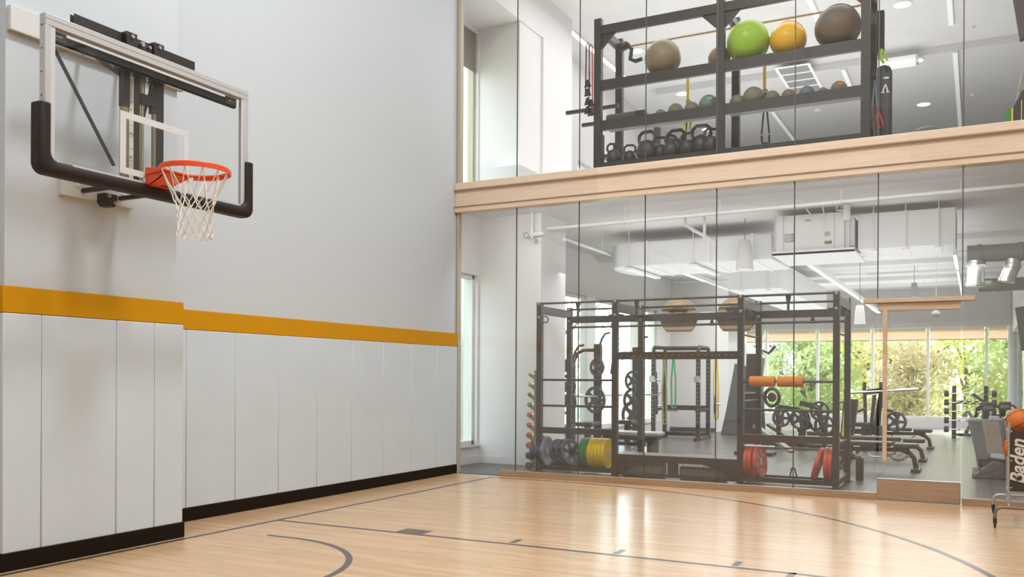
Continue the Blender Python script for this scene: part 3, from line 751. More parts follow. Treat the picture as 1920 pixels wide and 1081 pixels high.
# left bay
for y in (712, 761):
    z = zat(1080, y, FY); MB().tube([(PX[0], FY, z), (PX[1], FY, z)], .016).build('crossbar', M_rig, rg)
z = zat(1080, 808, FY); MB().box(PX[0] - .05, PX[1], FY - .03, FY + .03, z - .04, z + .045).build('crossbeam', M_rig, rg, .003)
zr = .075
for i in (0, 2):
    MB().box(PX[i], PX[i + 1], FY - .03, FY + .03, .045, .105).build('plate_rail', M_rig, rg)
    MB().box(PX[i], PX[i + 1], FY + .30, FY + .36, .045, .105).build('plate_rail', M_rig, rg)
# middle bay
z = zat(1272, 666, FY); o = MB().box(PX[1], PX[2], FY - .03, FY + .03, z - .05, z + .05)
for k in range(18): o.lathe([(.008, 0), (.008, .002)], (PX[1] + .1 + k * .088, FY - .03, z), (0, -1, 0), 6, 1)
o.build('crossbeam', [M_rig, M_mesh], rg)
zs = zat(1272, 861, FY)
MB().box(PX[1], PX[2], FY - .03, FY + .42, zs - .05, zs + .04).build('low_shelf', M_rig, rg, .004)
MB().box(PX[1], PX[2], FY - .02, FY + .03, .03, .07).build('floor_beam', M_rig, rg)
xm = (PX[1] + PX[2]) / 2
MB().box(xm - .10, xm + .03, FY - .025, FY + .03, .03, zs).build('shelf_upright', M_rig, rg)
for x, s_ in ((PX[1], 1), (PX[2], -1)):
    MB().box(x + s_ * .03, x + s_ * .16, FY - .02, FY + .03, .03, zs).build('shelf_upright', M_rig, rg)
    MB().prism([(.16 * s_, 0), (.5 * s_, 0), (.16 * s_, -.09)], (x, FY - .01, zs - .05), (1, 0, 0), (0, 0, 1), (0, .02, 0)).build('shelf_gusset', M_rig, rg)
wm = MB()
k = PX[1] + .06
while k < PX[2] - .05: wm.beam((k, FY + .02, .06), (k, FY + .02, zs - .05), .003, .003); k += .035
for j in range(7): wm.beam((PX[1] + .05, FY + .02, .07 + j * .035), (PX[2] - .05, FY + .02, .07 + j * .035), .003, .003)
wm.build('wire_mesh', M_mesh, rg)
# other bay
zz1 = zat(1480, 715, FY); MB().tube([(PX[2], FY, zz1), (PX[3], FY, zz1)], .015).build('crossbar', M_rig, rg)
z = zat(1480, 769, FY); MB().tube([(PX[2], FY, z), (PX[3], FY, z)], .015).build('crossbar', M_rig, rg)
z = zat(1480, 823, FY); MB().box(PX[2], PX[3], FY - .03, FY + .03, z - .045, z + .045).build('crossbeam', M_rig, rg, .003)
z = zat(1480, 840, RY); MB().tube([(PX[2], RY, z), (PX[3], RY, z)], .012).build('crossbar', M_rig, rg)
MB().tube([(PX[2], FY + .03, zat(1410, 836, FY)), (PX[2] + .42, FY + .03, zat(1410, 836, FY))], .014).build('storage_peg', M_steel, rg)
for y in (1.9, 1.05, .55):
    for x in PX[2:]:
        MB().tube([(x, FY, y), (x, RY, y)], .014).build('side_bar', M_rig, rg)
# hinge of cables at the end post
MB().tube([(PX[3] + .02, RY - .35, 2.18), (PX[3] + .02, RY - .35, .85)], .005, 6).tube([(PX[3] + .02, RY - .26, 2.18), (PX[3] + .02, RY - .26, .85)], .005, 6).tube([(PX[3] + .02, RY - .42, 2.1), (PX[3] + .02, RY - .3, 2.22), (PX[3] + .02, RY - .2, 2.1)], .012, 6).build('cable', M_rig, rg)
# medicine ball targets on the rear beam
for x_, y_, r_ in ((1272, 594, 36), (1380, 592, 37)):
    c = pY(x_, y_, RY + .06); rr = .275
    poly = [(rr * math.cos(a), rr * math.sin(a)) for a in [R(-50 + 280 * i / 22) for i in range(23)]]
    t = MB().prism(poly, c, (1, 0, 0), (0, 0, 1), (0, .04, 0)).build('ball_target', M_tan, rg, .004)
    MB().prism([(-.07, .2), (.07, .2), (.06, -.03), (0, -.10), (-.06, -.03)], c + Vector((0, -.012, 0)), (1, 0, 0), (0, 0, 1), (0, .012, 0)).build('target_plate', mat('pale tan', (.60, .48, .33), .6), t)
    MB().beam(c + Vector((-.16, .01, -.02)), c + Vector((.16, .01, -.02)), .06, .012).beam(c + Vector((-.13, -.02, .1)), c + Vector((.13, -.02, .1)), .05, .02).build('target_hinge', M_rig, t)

# dumbbell tree clipped to the end post
dc = ['yellow', 'yellow', 'green', 'green', 'orange', 'orange', 'red-orange', 'red-orange', 'slate', 'slate']
dm = {'yellow': mat('yellow vinyl', (.52, .42, .08), .5), 'green': mat('green vinyl', (.12, .28, .05), .5), 'orange': mat('orange vinyl', (.55, .17, .04), .5),
      'red-orange': mat('red orange vinyl', (.55, .12, .04), .5), 'slate': mat('slate vinyl', (.10, .11, .12), .5)}
ys = [701, 720, 739, 758, 777, 796, 815, 834, 853, 872]
dt = thing('dumbbell_tree', 'narrow olive steel cradle rack clipped to the end post of the rig', 'dumbbell rack', (-5.6, FY, 0))
MB().box(-5.575, -5.54, FY - .03, FY + .03, 0, zat(1000, 694, FY)).build('back_plate', M_olive, dt)
names = ['top', 'second', 'third', 'fourth', 'fifth', 'sixth', 'seventh', 'eighth', 'ninth', 'bottom']
for k, y in enumerate(ys):
    c = pY(995.5 - k * .35, y, FY); rr = .024 + .0028 * k
    MB().prism([(0, -.01), (.11, -.09), (.11, .0), (0, .005)], (c.x - .01, FY - .02, c.z - rr * .75), (1, 0, 0), (0, 0, 1), (0, .03, 0)).build('cradle', M_olive, dt)
    d = thing('dumbbell', '%s vinyl dumbbell on the %s cradle of the narrow rack at the rig end' % (dc[k], names[k]), 'dumbbell', c, 'vinyl dumbbells on the narrow rack')
    ax = (.15, 1, 0)
    MB().lathe([(rr * .5, -.02), (rr, -.012), (rr, .03), (rr * .6, .045)], c + Vector((-.0, -.03, 0)), ax, 14).build('head', dm[dc[k]], d)
    MB().lathe([(rr * .6, .0), (rr, .012), (rr, .05), (rr * .5, .06)], c + Vector((.018, .12, 0)), ax, 14).build('head', dm[dc[k]], d)
    MB().lathe([(.012, 0), (.012, .14)], c + Vector((0, -.0, 0)), ax, 8).build('grip', M_steel, d)

def plate(name, c, axis, rr, th, mt, label, group, hub=M_steel, windows=0, face=None):
    """bumper plate: rounded disc with a raised rim and a steel hub; windows = cast openings shown as inset shapes"""
    c = Vector(c); a = Vector(axis).normalized(); t = thing(name, label, 'weight plate', c, group); h = th / 2
    MB().lathe([(rr * .3, -h * .7), (rr * .78, -h * .7), (rr * .82, -h), (rr * .97, -h), (rr, -h * .7), (rr, h * .7), (rr * .97, h), (rr * .82, h), (rr * .78, h * .7), (rr * .3, h * .7)], c, a, 32).build('disc', mt, t)
    MB().lathe([(rr * .12, -h * .8), (rr * .22, -h * .85), (rr * .22, h * .85), (rr * .12, h * .8)], c, a, 18).build('hub', hub, t)
    if windows:
        u = a.cross(Vector((0, .1, 1))).normalized(); w = a.cross(u); mb = MB()
        for k in range(windows):
            an = 2 * PI * k / windows + .3; q = c + (u * math.cos(an) + w * math.sin(an)) * rr * .55
            e = (u * math.cos(an) + w * math.sin(an)); g = (-u * math.sin(an) + w * math.cos(an))
            mb.prism([(-.16 * rr, -.10 * rr), (-.16 * rr, .10 * rr), (.16 * rr, .20 * rr), (.16 * rr, -.20 * rr)], q - a * (h * .75), e, g, a * (h * 1.5))
        mb.build('grip_opening', face or M_machl, t)
    return t
RL = .105
pr = .215
gP = 'bumper plates on the lower rail of the rig'
yR = FY + .16
def X_(px_): return pY(px_, 850, FY + .16).x
bs = (X_(1028) - X_(1004)) / 5
for k in range(5):
    plate('weight_plate', (X_(1004) + bs * (k + .5), yR, RL + pr - .03), (1, .02, 0), pr, bs * .94, M_blu if k < 4 else mat('pale slate', (.22, .23, .28), .5),
          ['slate blue bumper plate outermost in the stack beside the rig end post', 'slate blue bumper plate second from the rig end post', 'slate blue bumper plate third from the rig end post',
           'slate blue bumper plate fourth from the rig end post', 'slate bumper plate with pale face and steel hub closing the blue stack'][k], gP)
for k in range(3):
    plate('weight_plate', (X_(1052) + k * .085, yR - .02, RL + .175), (1, -.45, .42), .20, .04, M_blu, 'dark cast plate with openings leaning beside the blue stack, %s from it' % ORD[k], gP, M_iron, 6)
gs, yw = (X_(1110) - X_(1094)) / 3, (X_(1142) - X_(1110)) / 5
for k in range(3):
    plate('weight_plate', (X_(1094) + gs * (k + .5), yR, RL + pr - .03), (1, 0, 0), pr, gs * .95, M_grn, ['green bumper plate outermost in the green stack', 'middle green bumper plate of the three', 'green bumper plate touching the yellow stack'][k], gP)
for k in range(5):
    plate('weight_plate', (X_(1110) + yw * (k + .5), yR, RL + pr - .03), (1, 0, 0), pr, yw * .95, M_ylw, ['yellow bumper plate touching the green stack', 'yellow bumper plate second from the green stack', 'yellow bumper plate in the middle of the yellow stack',
          'yellow bumper plate fourth from the green stack', 'yellow bumper plate with exposed face at the end of the yellow stack'][k], gP)
for k in range(2):
    plate('weight_plate', (-2.60 + k * .05, yR, RL + pr - .03), (1, 0, 0), pr, .048, M_red, ['red bumper plate standing beside the second inner post of the rig', 'second upright red bumper plate next to the leaning one'][k], gP)
plate('weight_plate', (-2.455, yR, RL + pr - .035), (1, -.12, .10), pr, .05, M_red, 'red bumper plate leaning with its pale webbed face showing', gP, M_steel, 7, mat('faded pink web', (.55, .30, .28), .6))
plate('weight_plate', (-1.745, yR, RL + pr - .035), (1, 0, -.28), pr, .048, M_red, 'red bumper plate leaning alone near the end post of the rig', gP)
for k in range(2):
    plate('weight_plate', (-1.635 + k * .05, yR, RL + pr - .03), (1, 0, 0), pr, .048, M_red, ['upright red bumper plate beside the leaning one by the end post', 'upright red bumper plate touching the rig end post'][k], gP)
# foam rollers on the crossbar
for k, (xa, xb) in enumerate(((1406, 1453), (1458, 1506))):
    a, b = pY(xa, 713, FY), pY(xb, 713, FY); L = b.x - a.x
    o = MB().lathe([(.03, 0), (.062, 0), (.066, .006), (.066, L - .006), (.062, L), (.03, L)], (a.x, FY, zz1), (1, 0, 0), 20).build('foam_roller', M_foam)
    tag(o, ['orange foam sleeve on the rig crossbar, the one nearer the inner post', 'orange foam sleeve on the rig crossbar, the one nearer the end post'][k], 'foam roller', 'orange foam sleeves on the crossbar')
# rolled mats on the floor under the low shelf
for k, (xa, xb, yy, rr) in enumerate(((1168, 1245, 880, .105), (1277, 1362, 889, .085))):
    a, b = pY(xa, yy, FY + .2), pY(xb, yy, FY + .2); L = b.x - a.x
    mb = MB().lathe([(rr * .2, 0), (rr, 0), (rr, L), (rr * .2, L)], (a.x, FY + .2, rr + .001), (1, 0, 0), 22)
    t = mb.build('exercise_mat', M_mat)
    tag(t, ['brown rolled exercise mat under the low shelf, behind the denser mesh', 'slimmer brown rolled exercise mat under the low shelf beside the red plates'][k], 'exercise mat', 'rolled mats under the rig shelf')
    sp = MB(); P = [(a.x + L + .002, FY + .2 + rr * q * math.cos(q * 22), rr + .001 + rr * q * math.sin(q * 22)) for q in [.25 + .7 * i / 40 for i in range(41)]]
    sp.tube(P, .003, 4); sp.build('spiral_edge', M_black, t)
# small resting handle on the floor rail
o = MB().tube([(-2.06, FY, .11), (-2.03, FY, .24), (-2.0, FY, .24), (-1.965, FY, .11)], .010, 6).build('handle_attachment', M_rig)
tag(o, 'small black V-shaped handle standing on the bottom rail of the rig', 'handle')

# ================================================================ MACHINES BEHIND THE RIG
def spoked(c, axis, rr, th, label, group):
    c = Vector(c); a = Vector(axis).normalized(); h = th / 2; u = a.cross(Vector((.05, .1, 1))).normalized(); w = a.cross(u)
    mb = MB().lathe([(rr * .80, -h), (rr, -h), (rr, h), (rr * .80, h), (rr * .80, -h)], c, a, 26, 0, False).lathe([(rr * .1, -h), (rr * .36, -h), (rr * .36, h), (rr * .1, h)], c, a, 14)
    for k in range(5):
        e = u * math.cos(2 * PI * k / 5) + w * math.sin(2 * PI * k / 5); mb.beam(c + e * rr * .3, c + e * rr * .85, rr * .26, th * .8, a)
    return tag(mb.build('weight_plate', M_iron), label, 'weight plate', group)
gI = 'iron plates stored on the plate trees'
def plate_tree(px_, y, H, label, plates, arm=True, both=True):
    """machine upright: column on a base with pegs, a padded curved arm and a platform"""
    x = pY(px_, 700, y).x; t = thing('plate_loaded_machine', label, 'exercise machine', (x, y, 0))
    MB().box(x - .07, x + .07, y - .05, y + .05, .05, H).build('column', M_rig, t, .005)
    MB().box(x - .10, x + .10, y - .55, y + .45, 0, .06).box(x - .40, x + .40, y - .60, y - .5, 0, .06).build('base_frame', M_rig, t, .004)
    if arm:
        MB().tube([(x - .05, y, H - .12), (x - .30, y - .02, H - .12), (x - .42, y - .03, H - .18), (x - .50, y - .03, H - .34), (x - .53, y - .03, H - .55)], .035, 10).build('curved_arm', M_rig, t)
    MB().tube([(x, y + .02, H - .1), (x + .06, y + .05, H + .1), (x + .12, y + .07, H + .2), (x + .22, y + .08, H + .22)], .022, 8).build('handle_bar', M_rig, t)
    for (dx, z, r) in plates:
        MB().tube([(x, y - .04, z), (x + dx, y - .20, z)], .018, 8).build('plate_peg', M_steel, t)
    MB().tube([(x - .6, y - .1, 1.0), (x + .55, y - .1, 1.0)], .012).build('stop_bar', M_steel, t)
    MB().box(x - .18, x + .18, y - .75, y - .25, .42, .50).build('seat_pad', M_bench, t, .02)
    MB().box(x - .05, x + .05, y - .55, y - .45, .05, .43).build('seat_post', M_rig, t)
    return t, x
gN = 'iron plates on the machine pegs'
for (px_, y, H, lab, pls) in ((1071, 15.0, 1.72, 'black plate tree machine with curved arm, next to the pier by the side windows', [(0, 1.5, .17), (0, 1.19, .21), (0, .90, .23)]),
                              (1121, 16.2, 2.0, 'tall black plate tree machine with curved arm, second from the pier', [(.06, 1.54, .175), (.02, .91, .26)]),
                              (1193, 17.45, 1.97, 'black plate tree machine behind the inner front post of the rig', [(0, 1.28, .21), (0, .88, .25), (.0, .58, .29)])):
    t, x = plate_tree(px_, y, H, lab, pls)
    for k, (dx, z, r) in enumerate(pls):
        spoked((x + dx, y - .19, z), (.35, 1, 0), r, .04, 'spoked iron plate on the %s peg of the %s' % (['top', 'middle' if len(pls) > 2 else 'lower', 'lowest'][k], {1071: 'machine beside the pier', 1121: 'tall machine second from the pier', 1193: 'machine behind the inner rig post'}[px_]), gN)
# platform bench in front of these
def flat_box_bench(x0, x1, y, z, label):
    t = thing('lifting_platform', label, 'bench', ((x0 + x1) / 2, y, 0))
    MB().box(x0, x1, y - .22, y + .22, z - .07, z).build('top_pad', mat('grey pad', (.32, .33, .34), .4), t, .02)
    MB().box(x0 + .05, x1 - .05, y - .14, y + .14, z - .14, z - .075).build('frame', M_rig, t)
    for xx in (x0 + .15, x1 - .15): MB().box(xx - .04, xx + .04, y - .2, y + .2, 0, z - .14).build('leg', M_rig, t)
    return t
a, b = pY(1130, 818, 14.6), pY(1240, 812, 14.6); flat_box_bench(a.x, b.x, 14.6, .42, 'long grey padded bench behind the middle bay of the rig')
# half racks with round pull-up hoop: the big cage
cg = thing('power_cage', 'black power cage with rounded pull-up frame standing in front of the pale pier', 'power rack', (-5.8, 19.2, 0))
cx = [-6.32, -5.32]; cyy = [18.8, 19.6]
for x in cx:
    for y in cyy:
        p = MB().box(x - .04, x + .04, y - .04, y + .04, 0, 1.9)
        for k in range(16): p.lathe([(.012, 0), (.012, .003)], (x, y - .04, .4 + k * .09), (0, -1, 0), 6, 1)
        p.build('upright', [M_rig, M_steel], cg)
    MB().tube([(x, cyy[0], 1.88), (x, cyy[0], 1.97), (x + .0, cyy[0] + .06, 2.02), (x, cyy[1] - .06, 2.02), (x, cyy[1], 1.97), (x, cyy[1], 1.88)], .04, 8).build('top_side_rail', M_rig, cg)
    MB().box(x - .04, x + .04, cyy[0] - .2, cyy[1] + .1, 0, .07).build('base_rail', M_rig, cg)
    MB().box(x - .03, x + .03, cyy[0], cyy[1], .62, .68).build('safety_bar', M_rig, cg)
for y, z in ((cyy[0], 2.0), (cyy[1], 2.0)):
    MB().tube([(cx[0], y, z), (cx[1], y, z)], .035, 8).build('pull_up_bar', M_rig, cg)
MB().box(cx[0], cx[1], cyy[1] - .04, cyy[1] + .04, .04, .12).build('base_rail', M_rig, cg)
MB().box(cx[0], cx[1], cyy[1] - .03, cyy[1] + .03, .62, .73).build('rear_crossbar', M_rig, cg)
for x, s_ in ((cx[0], 1), (cx[1], -1)):
    MB().box(x - .06, x + .06, cyy[0] - .12, cyy[0] - .04, 1.25, 1.33).box(x - .06, x + .06, cyy[0] - .12, cyy[0] - .10, 1.33, 1.38).build('bar_hook', M_steel, cg)
    MB().tube([(x, cyy[1], .6), (x + s_ * .3, cyy[1], .6)], .015).build('band_peg', M_steel, cg)
for k, (px_, top, bot, mt, lab) in enumerate(((1246, 705, 795, M_bando, 'olive resistance band hanging in the power cage'), (1263, 702, 765, M_bandg, 'bright green resistance band hanging in the power cage'), (1343, 690, 786, M_strap, 'yellow resistance band hanging beside the charcoal panel'))):
    yb = 18.9 if k < 2 else 19.53; p, q = pY(px_, top - 40, yb), pY(px_, bot, yb)
    mb = MB()
    for s_ in (-1, 1): mb.tube([(p.x, yb, p.z), (p.x + s_ * .05, yb, (p.z + q.z) / 2), (q.x + s_ * .04, yb, q.z + .03), (q.x, yb, q.z)], .018, 6)
    tag(mb.build('resistance_band', mt), lab, 'resistance band')
# iron plates on the cage side pegs
for k, (px_, py_) in enumerate(((1229, 712), (1231, 735), (1231, 760), (1341, 757))):
    c = pY(px_, py_, 19.4); spoked(c, (1, .25, 0), .2, .05, 'spoked iron plate on the cage side, %s' % ['top of three', 'middle of three', 'bottom of three', 'alone on the far upright by the yellow band'][k], 'iron plates on the cage sides')
    MB().tube([c, c + Vector((.0 + (-.25 if k == 3 else .25) * 0 + .1, .1, 0))], .02).build('plate_peg', M_steel, cg)
# leaning charcoal panel and white door panel behind
a, b = pY(1352, 803, 21.2), pY(1394, 803, 21.2)
o = MB().prism([(0, 0), (b.x - a.x, 0), (b.x - a.x + .12, 1.62), (.30, 1.70), (.12, .6)], (a.x, 21.15, 0), (1, 0, 0), (0, .06, 1), (0, .12, 0)).build('gym_mat', M_gpanel, bevel=.02)
tag(o, 'tall charcoal folded mat leaning behind the rig post near the far windows', 'gym mat')
o = MB().box(a.x + .04, a.x + .6, 23.23, 23.3, 0, 2.1); c = pY(1375, 640, 25.5)
o = MB().box(c.x - .45, c.x + .38, 25.5, 25.56, .02, 2.35).build('whiteboard', mat('clean white board', (.86, .86, .86), .3), bevel=.005)
tag(o, 'tall plain white board standing near the far windows', 'whiteboard')
# cable machine column
def cable_machine(px_, y, label):
    x = pY(px_, 700, y).x; t = thing('cable_machine', label, 'exercise machine', (x, y, 0))
    MB().prism([(-.16, 0), (.20, 0), (.10, 1.75), (-.12, 1.75)], (x, y, .03), (1, 0, 0), (0, 0, 1), (0, .22, 0)).build('weight_tower', M_rig, t, .01)
    MB().tube([(x, y + .1, 1.7), (x + .12, y, 1.85), (x + .28, y - .05, 1.78), (x + .40, y - .1, 1.9)], .025, 8).build('boom', M_rig, t)
    MB().torus((x + .34, y - .06, 1.02), .15, .03, (.5, 1, 0), 24, 8).lathe([(.08, -.02), (.08, .02)], (x + .34, y - .06, 1.02), (.5, 1, 0), 14).build('pulley_wheel', M_rig, t)
    MB().beam((x + .15, y - .05, 1.02), (x + .34, y - .06, 1.02), .04, .04).build('pulley_arm', M_rig, t)
    MB().beam((x - .25, y - .02, 1.08), (x + .2, y - .02, 1.10), .06, .03).build('shelf', M_steel, t)
    MB().beam((x + .05, y - .05, .52), (x + .75, y - .45, .12), .12, .05).build('slide_rail', M_mach, t)
    MB().box(x - .3, x + .35, y - .1, y + .3, 0, .06).build('base', M_rig, t)
    MB().prism([(-.05, 0), (.06, 0), (.10, .35), (-.02, .38)], (x + .12, y - .1, 1.35), (1, 0, 0), (0, 0, 1), (0, .06, 0)).build('pad', M_mach, t, .01)
    return t
cable_machine(1412, 15.8, 'black cable column with pulley wheel behind the orange foam sleeves')
# plate loaded row machine with several discs
t = thing('rowing_machine', 'low black plate-loaded row machine with sled and angled leg drive behind the orange sleeves', 'exercise machine', (-3.6, 18, 0))
yq = 17.6
def P(x, y, Y=yq): return pY(x, y, Y)
for p, q, w_ in (((1462, 845), (1458, 762), .09), ((1458, 762), (1500, 768), .09), ((1500, 768), (1520, 800), .1), ((1545, 812), (1532, 760), .09), ((1500, 755), (1532, 762), .1), ((1430, 830), (1570, 842), .08), ((1500, 840), (1508, 790), .12), ((1545, 840), (1548, 790), .1), ((1440, 812), (1480, 838), .07)):
    a, b = P(*p), P(*q); a.z = max(a.z, .05); b.z = max(b.z, .05)
    MB().beam(a, b, .08, w_).build('frame_tube', M_rig, t)
MB().tube([P(1495, 806), P(1520, 800), P(1538, 812), P(1546, 838)], .035, 8).build('leg_arc', M_rig, t)
a, b = P(1515, 808), P(1590, 808); MB().box(a.x, b.x, yq - .15, yq + .15, a.z - .07, a.z).build('seat_pad', M_bench, t, .02)
a, b = P(1440, 795), P(1478, 820); MB().beam(a, b, .25, .05).build('back_pad', M_bench, t)
for (x_, y_) in ((1440, 852), (1570, 850), (1500, 855)):
    a = P(x_, y_); MB().box(a.x - .2, a.x + .2, yq - .25, yq + .25, 0, .05).build('foot', M_rig, t)
for p, lb in (((1465, 783, 17), 'lone disc at the low end'), ((1500, 785, 19), 'disc on the near side of the frame'), ((1537, 770, 18), 'highest disc on the lever arm'), ((1546, 797, 19), 'disc lowest beside the seat')):
    c = P(p[0], p[1], yq - .2); spoked(c, (.25, 1, 0), p[2] * c.length / FPX * .97, .05, 'black spoked plate on the low row machine, ' + lb, 'plates on the low row machine')
# upright stack with yellow accent, bench press station and barbell
t = thing('bench_press_rack', 'black bench press station holding a long steel barbell by the far windows', 'exercise machine', (-2, 18.5, 0))
yq = 18.5
for p, q, w_ in (((1621, 716), (1623, 800), .05), ((1652, 716), (1648, 800), .06), ((1623, 735), (1655, 731), .1), ((1640, 740), (1632, 815), .14), ((1655, 728), (1640, 815), .1), ((1597, 808), (1650, 808), .1)):
    a, b = P(*p, yq), P(*q, yq); a.z = max(a.z, .05); b.z = max(b.z, .05); MB().beam(a, b, .06, w_).build('frame_tube', M_rig, t)
a, b = P(1598, 795, yq), P(1635, 795, yq); MB().box(a.x, b.x, yq - .15, yq + .15, a.z - .03, a.z + .05).build('seat_pad', M_bench, t, .02)
for xx in (1622, 1648):
    a = P(xx, 800, yq); MB().box(a.x - .04, a.x + .04, yq - .3, yq + .3, 0, a.z + .02).build('stand', M_rig, t)
MB().tube([P(1600, 792, yq - .3), P(1604, 772, yq - .3), P(1622, 766, yq - .3)], .03, 8).build('guard_arc', M_rig, t)
MB().tube([P(1655, 766, yq - .3), P(1672, 770, yq - .3), P(1682, 782, yq - .3)], .03, 8).build('guard_arc', M_rig, t)
bbz = P(1660, 732, yq - .1)
tb = thing('barbell', 'long steel barbell lying across the bench press station', 'barbell', bbz)
p0, p1 = P(1590, 736, yq - .1), P(1722, 729, yq - .1)
MB().tube([p0, p1], .016, 8).build('bar', M_steel, tb); MB().tube([p0, p0 * .72 + p1 * .28], .027, 8).build('sleeve', M_steel, tb); MB().tube([p0 * .3 + p1 * .7, p1], .027, 8).build('sleeve', M_steel, tb)
c = P(1680, 790, yq - .35); spoked(c, (.2, 1, 0), .19, .07, 'large spoked iron plate hanging low on the bench press station', 'plates at the bench press')
o = MB().prism([(-.10, 0), (.10, 0), (.19, .72), (-.04, .72)], (pY(1586, 800, 16.2).x, 16.2, .28), (1, 0, 0), (0, 0, 1), (0, .2, 0)).box(pY(1586, 800, 16.2).x - .1, pY(1586, 800, 16.2).x + .1, 16.2, 16.4, 0, .3).build('padded_machine', M_rig, bevel=.02)
tag(o, 'black padded machine column with yellow edge beside the rig end post', 'exercise machine')
ORG[o.name] = Vector((0, 0, 0)); xx = pY(1586, 800, 16.2).x
MB().prism([(-.07, 0), (-.03, 0), (.02, .6), (-.02, .6)], (xx, 16.19, .36), (1, 0, 0), (0, 0, 1), (0, .012, 0)).build('edge_strip', M_strap, o)
# adjustable benches
gB = 'black adjustable benches in a row'
def bench(y, x1, zt, label):
    L = 1.18; x0 = x1 - L; t = thing('weight_bench', label, 'weight bench', (x1, y, 0), gB)
    MB().box(x0, x1 - .36, y - .14, y + .14, zt - .07, zt).build('back_pad', M_bench, t, .02)
    MB().box(x1 - .33, x1, y - .14, y + .14, zt - .085, zt - .015).build('seat_pad', M_bench, t, .02)
    MB().beam((x0 + .1, y, zt - .13), (x1 - .12, y, zt - .11), .07, .06).build('spine', M_rig, t)
    MB().tube([(x1 - .22, y, zt - .12), (x1 - .12, y, zt - .16), (x1 - .06, y, zt * .45), (x1 - .03, y, .04)], .035, 8).build('front_leg', M_rig, t)
    MB().box(x1 - .09, x1 + .03, y - .25, y + .25, 0, .045).build('front_foot', M_rig, t)
    MB().beam((x0 + .25, y, zt - .13), (x0 + .1, y, .05), .06, .05).build('rear_leg', M_rig, t)
    MB().box(x0 + .05, x0 + .15, y - .28, y + .28, 0, .045).build('rear_foot', M_rig, t)
    MB().tube([(x1 - .75, y, zt - .14), (x1 - .65, y, zt - .23), (x1 - .45, y, zt - .23), (x1 - .3, y, zt - .16)], .012, 6).build('ladder_arc', M_steel, t)
    return t
bench(14.25, -.76, .42, 'black adjustable weight bench first from the glass, chain hanging beneath')
bench(16.08, -.76, .385, 'black adjustable weight bench, middle one of the three in a row')
bench(18.99, -.77, .40, 'black adjustable weight bench beside the far windows')
ch = MB(); a, b = pY(1663, 850, 14.0), pY(1706, 852, 14.0)
for k in range(15):
    q = k / 14; c = a.lerp(b, q) + Vector((0, 0, -.09 * math.sin(PI * q))); ch.torus(c, .017, .005, (.3, 1, .1) if k % 2 else (.2, .3, 1), 10, 5)
tag(ch.build('chain', M_iron), 'steel chain looping under the weight bench beside the glass', 'chain')
o = thing('step_block', 'short black post with angled lever on the floor beside the rig end', 'exercise machine', (-1.4, 12.6, 0))
xx = -1.38
MB().box(xx - .045, xx + .045, 12.55, 12.65, 0, .30).build('post', M_rig, o, .004)
MB().tube([(xx, 12.6, .3), (xx - .1, 12.75, .34), (xx - .16, 12.8, .2), (xx - .24, 12.85, .17)], .022, 8).build('lever', M_rig, o)
# fixed barbell rack by the far windows
yk = 22.95
t = thing('barbell_rack', 'black upright rack of short fixed barbells in front of the far windows', 'barbell rack', (-.15, yk, 0))
for x in (-.48, .17):
    p = MB().box(x - .045, x + .045, yk - .04, yk + .04, .0, 1.2).build('upright', M_rig, t, .004)
    MB().box(x - .04, x + .04, yk - .35, yk + .3, 0, .06).build('foot', M_rig, t)
MB().box(-.48, .17, yk - .03, yk + .03, .78, .85).build('crossbar', M_rig, t)
MB().box(-.48, .17, yk - .03, yk + .03, .05, .1).build('crossbar', M_rig, t)
for k in range(5):
    z = 1.02 - k * .205
    for x in (-.48, .17): MB().beam((x, yk - .03, z - .03), (x, yk - .16, z - .015), .03, .025).build('cradle', M_rig, t)
    d = thing('curl_barbell', 'short curl barbell with wavy grip on the rack, %s' % ['top row', 'second row down', 'middle row', 'fourth row down', 'lowest row'][k], 'barbell', (-.155, yk - .13, z), 'fixed curl barbells on the rack')
    yy = yk - .13
    MB().tube([(-.66, yy, z)] + [(-.44 + .57 * i / 16, yy, z + .018 * math.sin(i * PI / 2.2)) for i in range(17)] + [(.36, yy, z)], .013, 6).build('bar', M_steel, d)
    for x in (-.635, .335): MB().lathe([(.05, -.05), (.072, -.045), (.072, .045), (.05, .05)], (x, yy, z), (1, 0, 0), 14).build('head', M_black, d)
# a second bench machine glimpsed behind the rack
t = thing('preacher_bench', 'black preacher curl bench behind the fixed barbell rack', 'weight bench', (0, 24, 0))
MB().beam((-.25, 24, .05), (.1, 24, .75), .08, .08).beam((.1, 24, .75), (.35, 24, .35), .08, .08).box(-.4, .5, 23.8, 24.2, 0, .06).build('frame', M_rig, t)
MB().beam((-.1, 24, 1.0), (.25, 24, .72), .5, .07).build('arm_pad', M_bench, t); MB().beam((.1, 24, .55), (.45, 24, .5), .35, .07).build('seat_pad', M_bench, t)

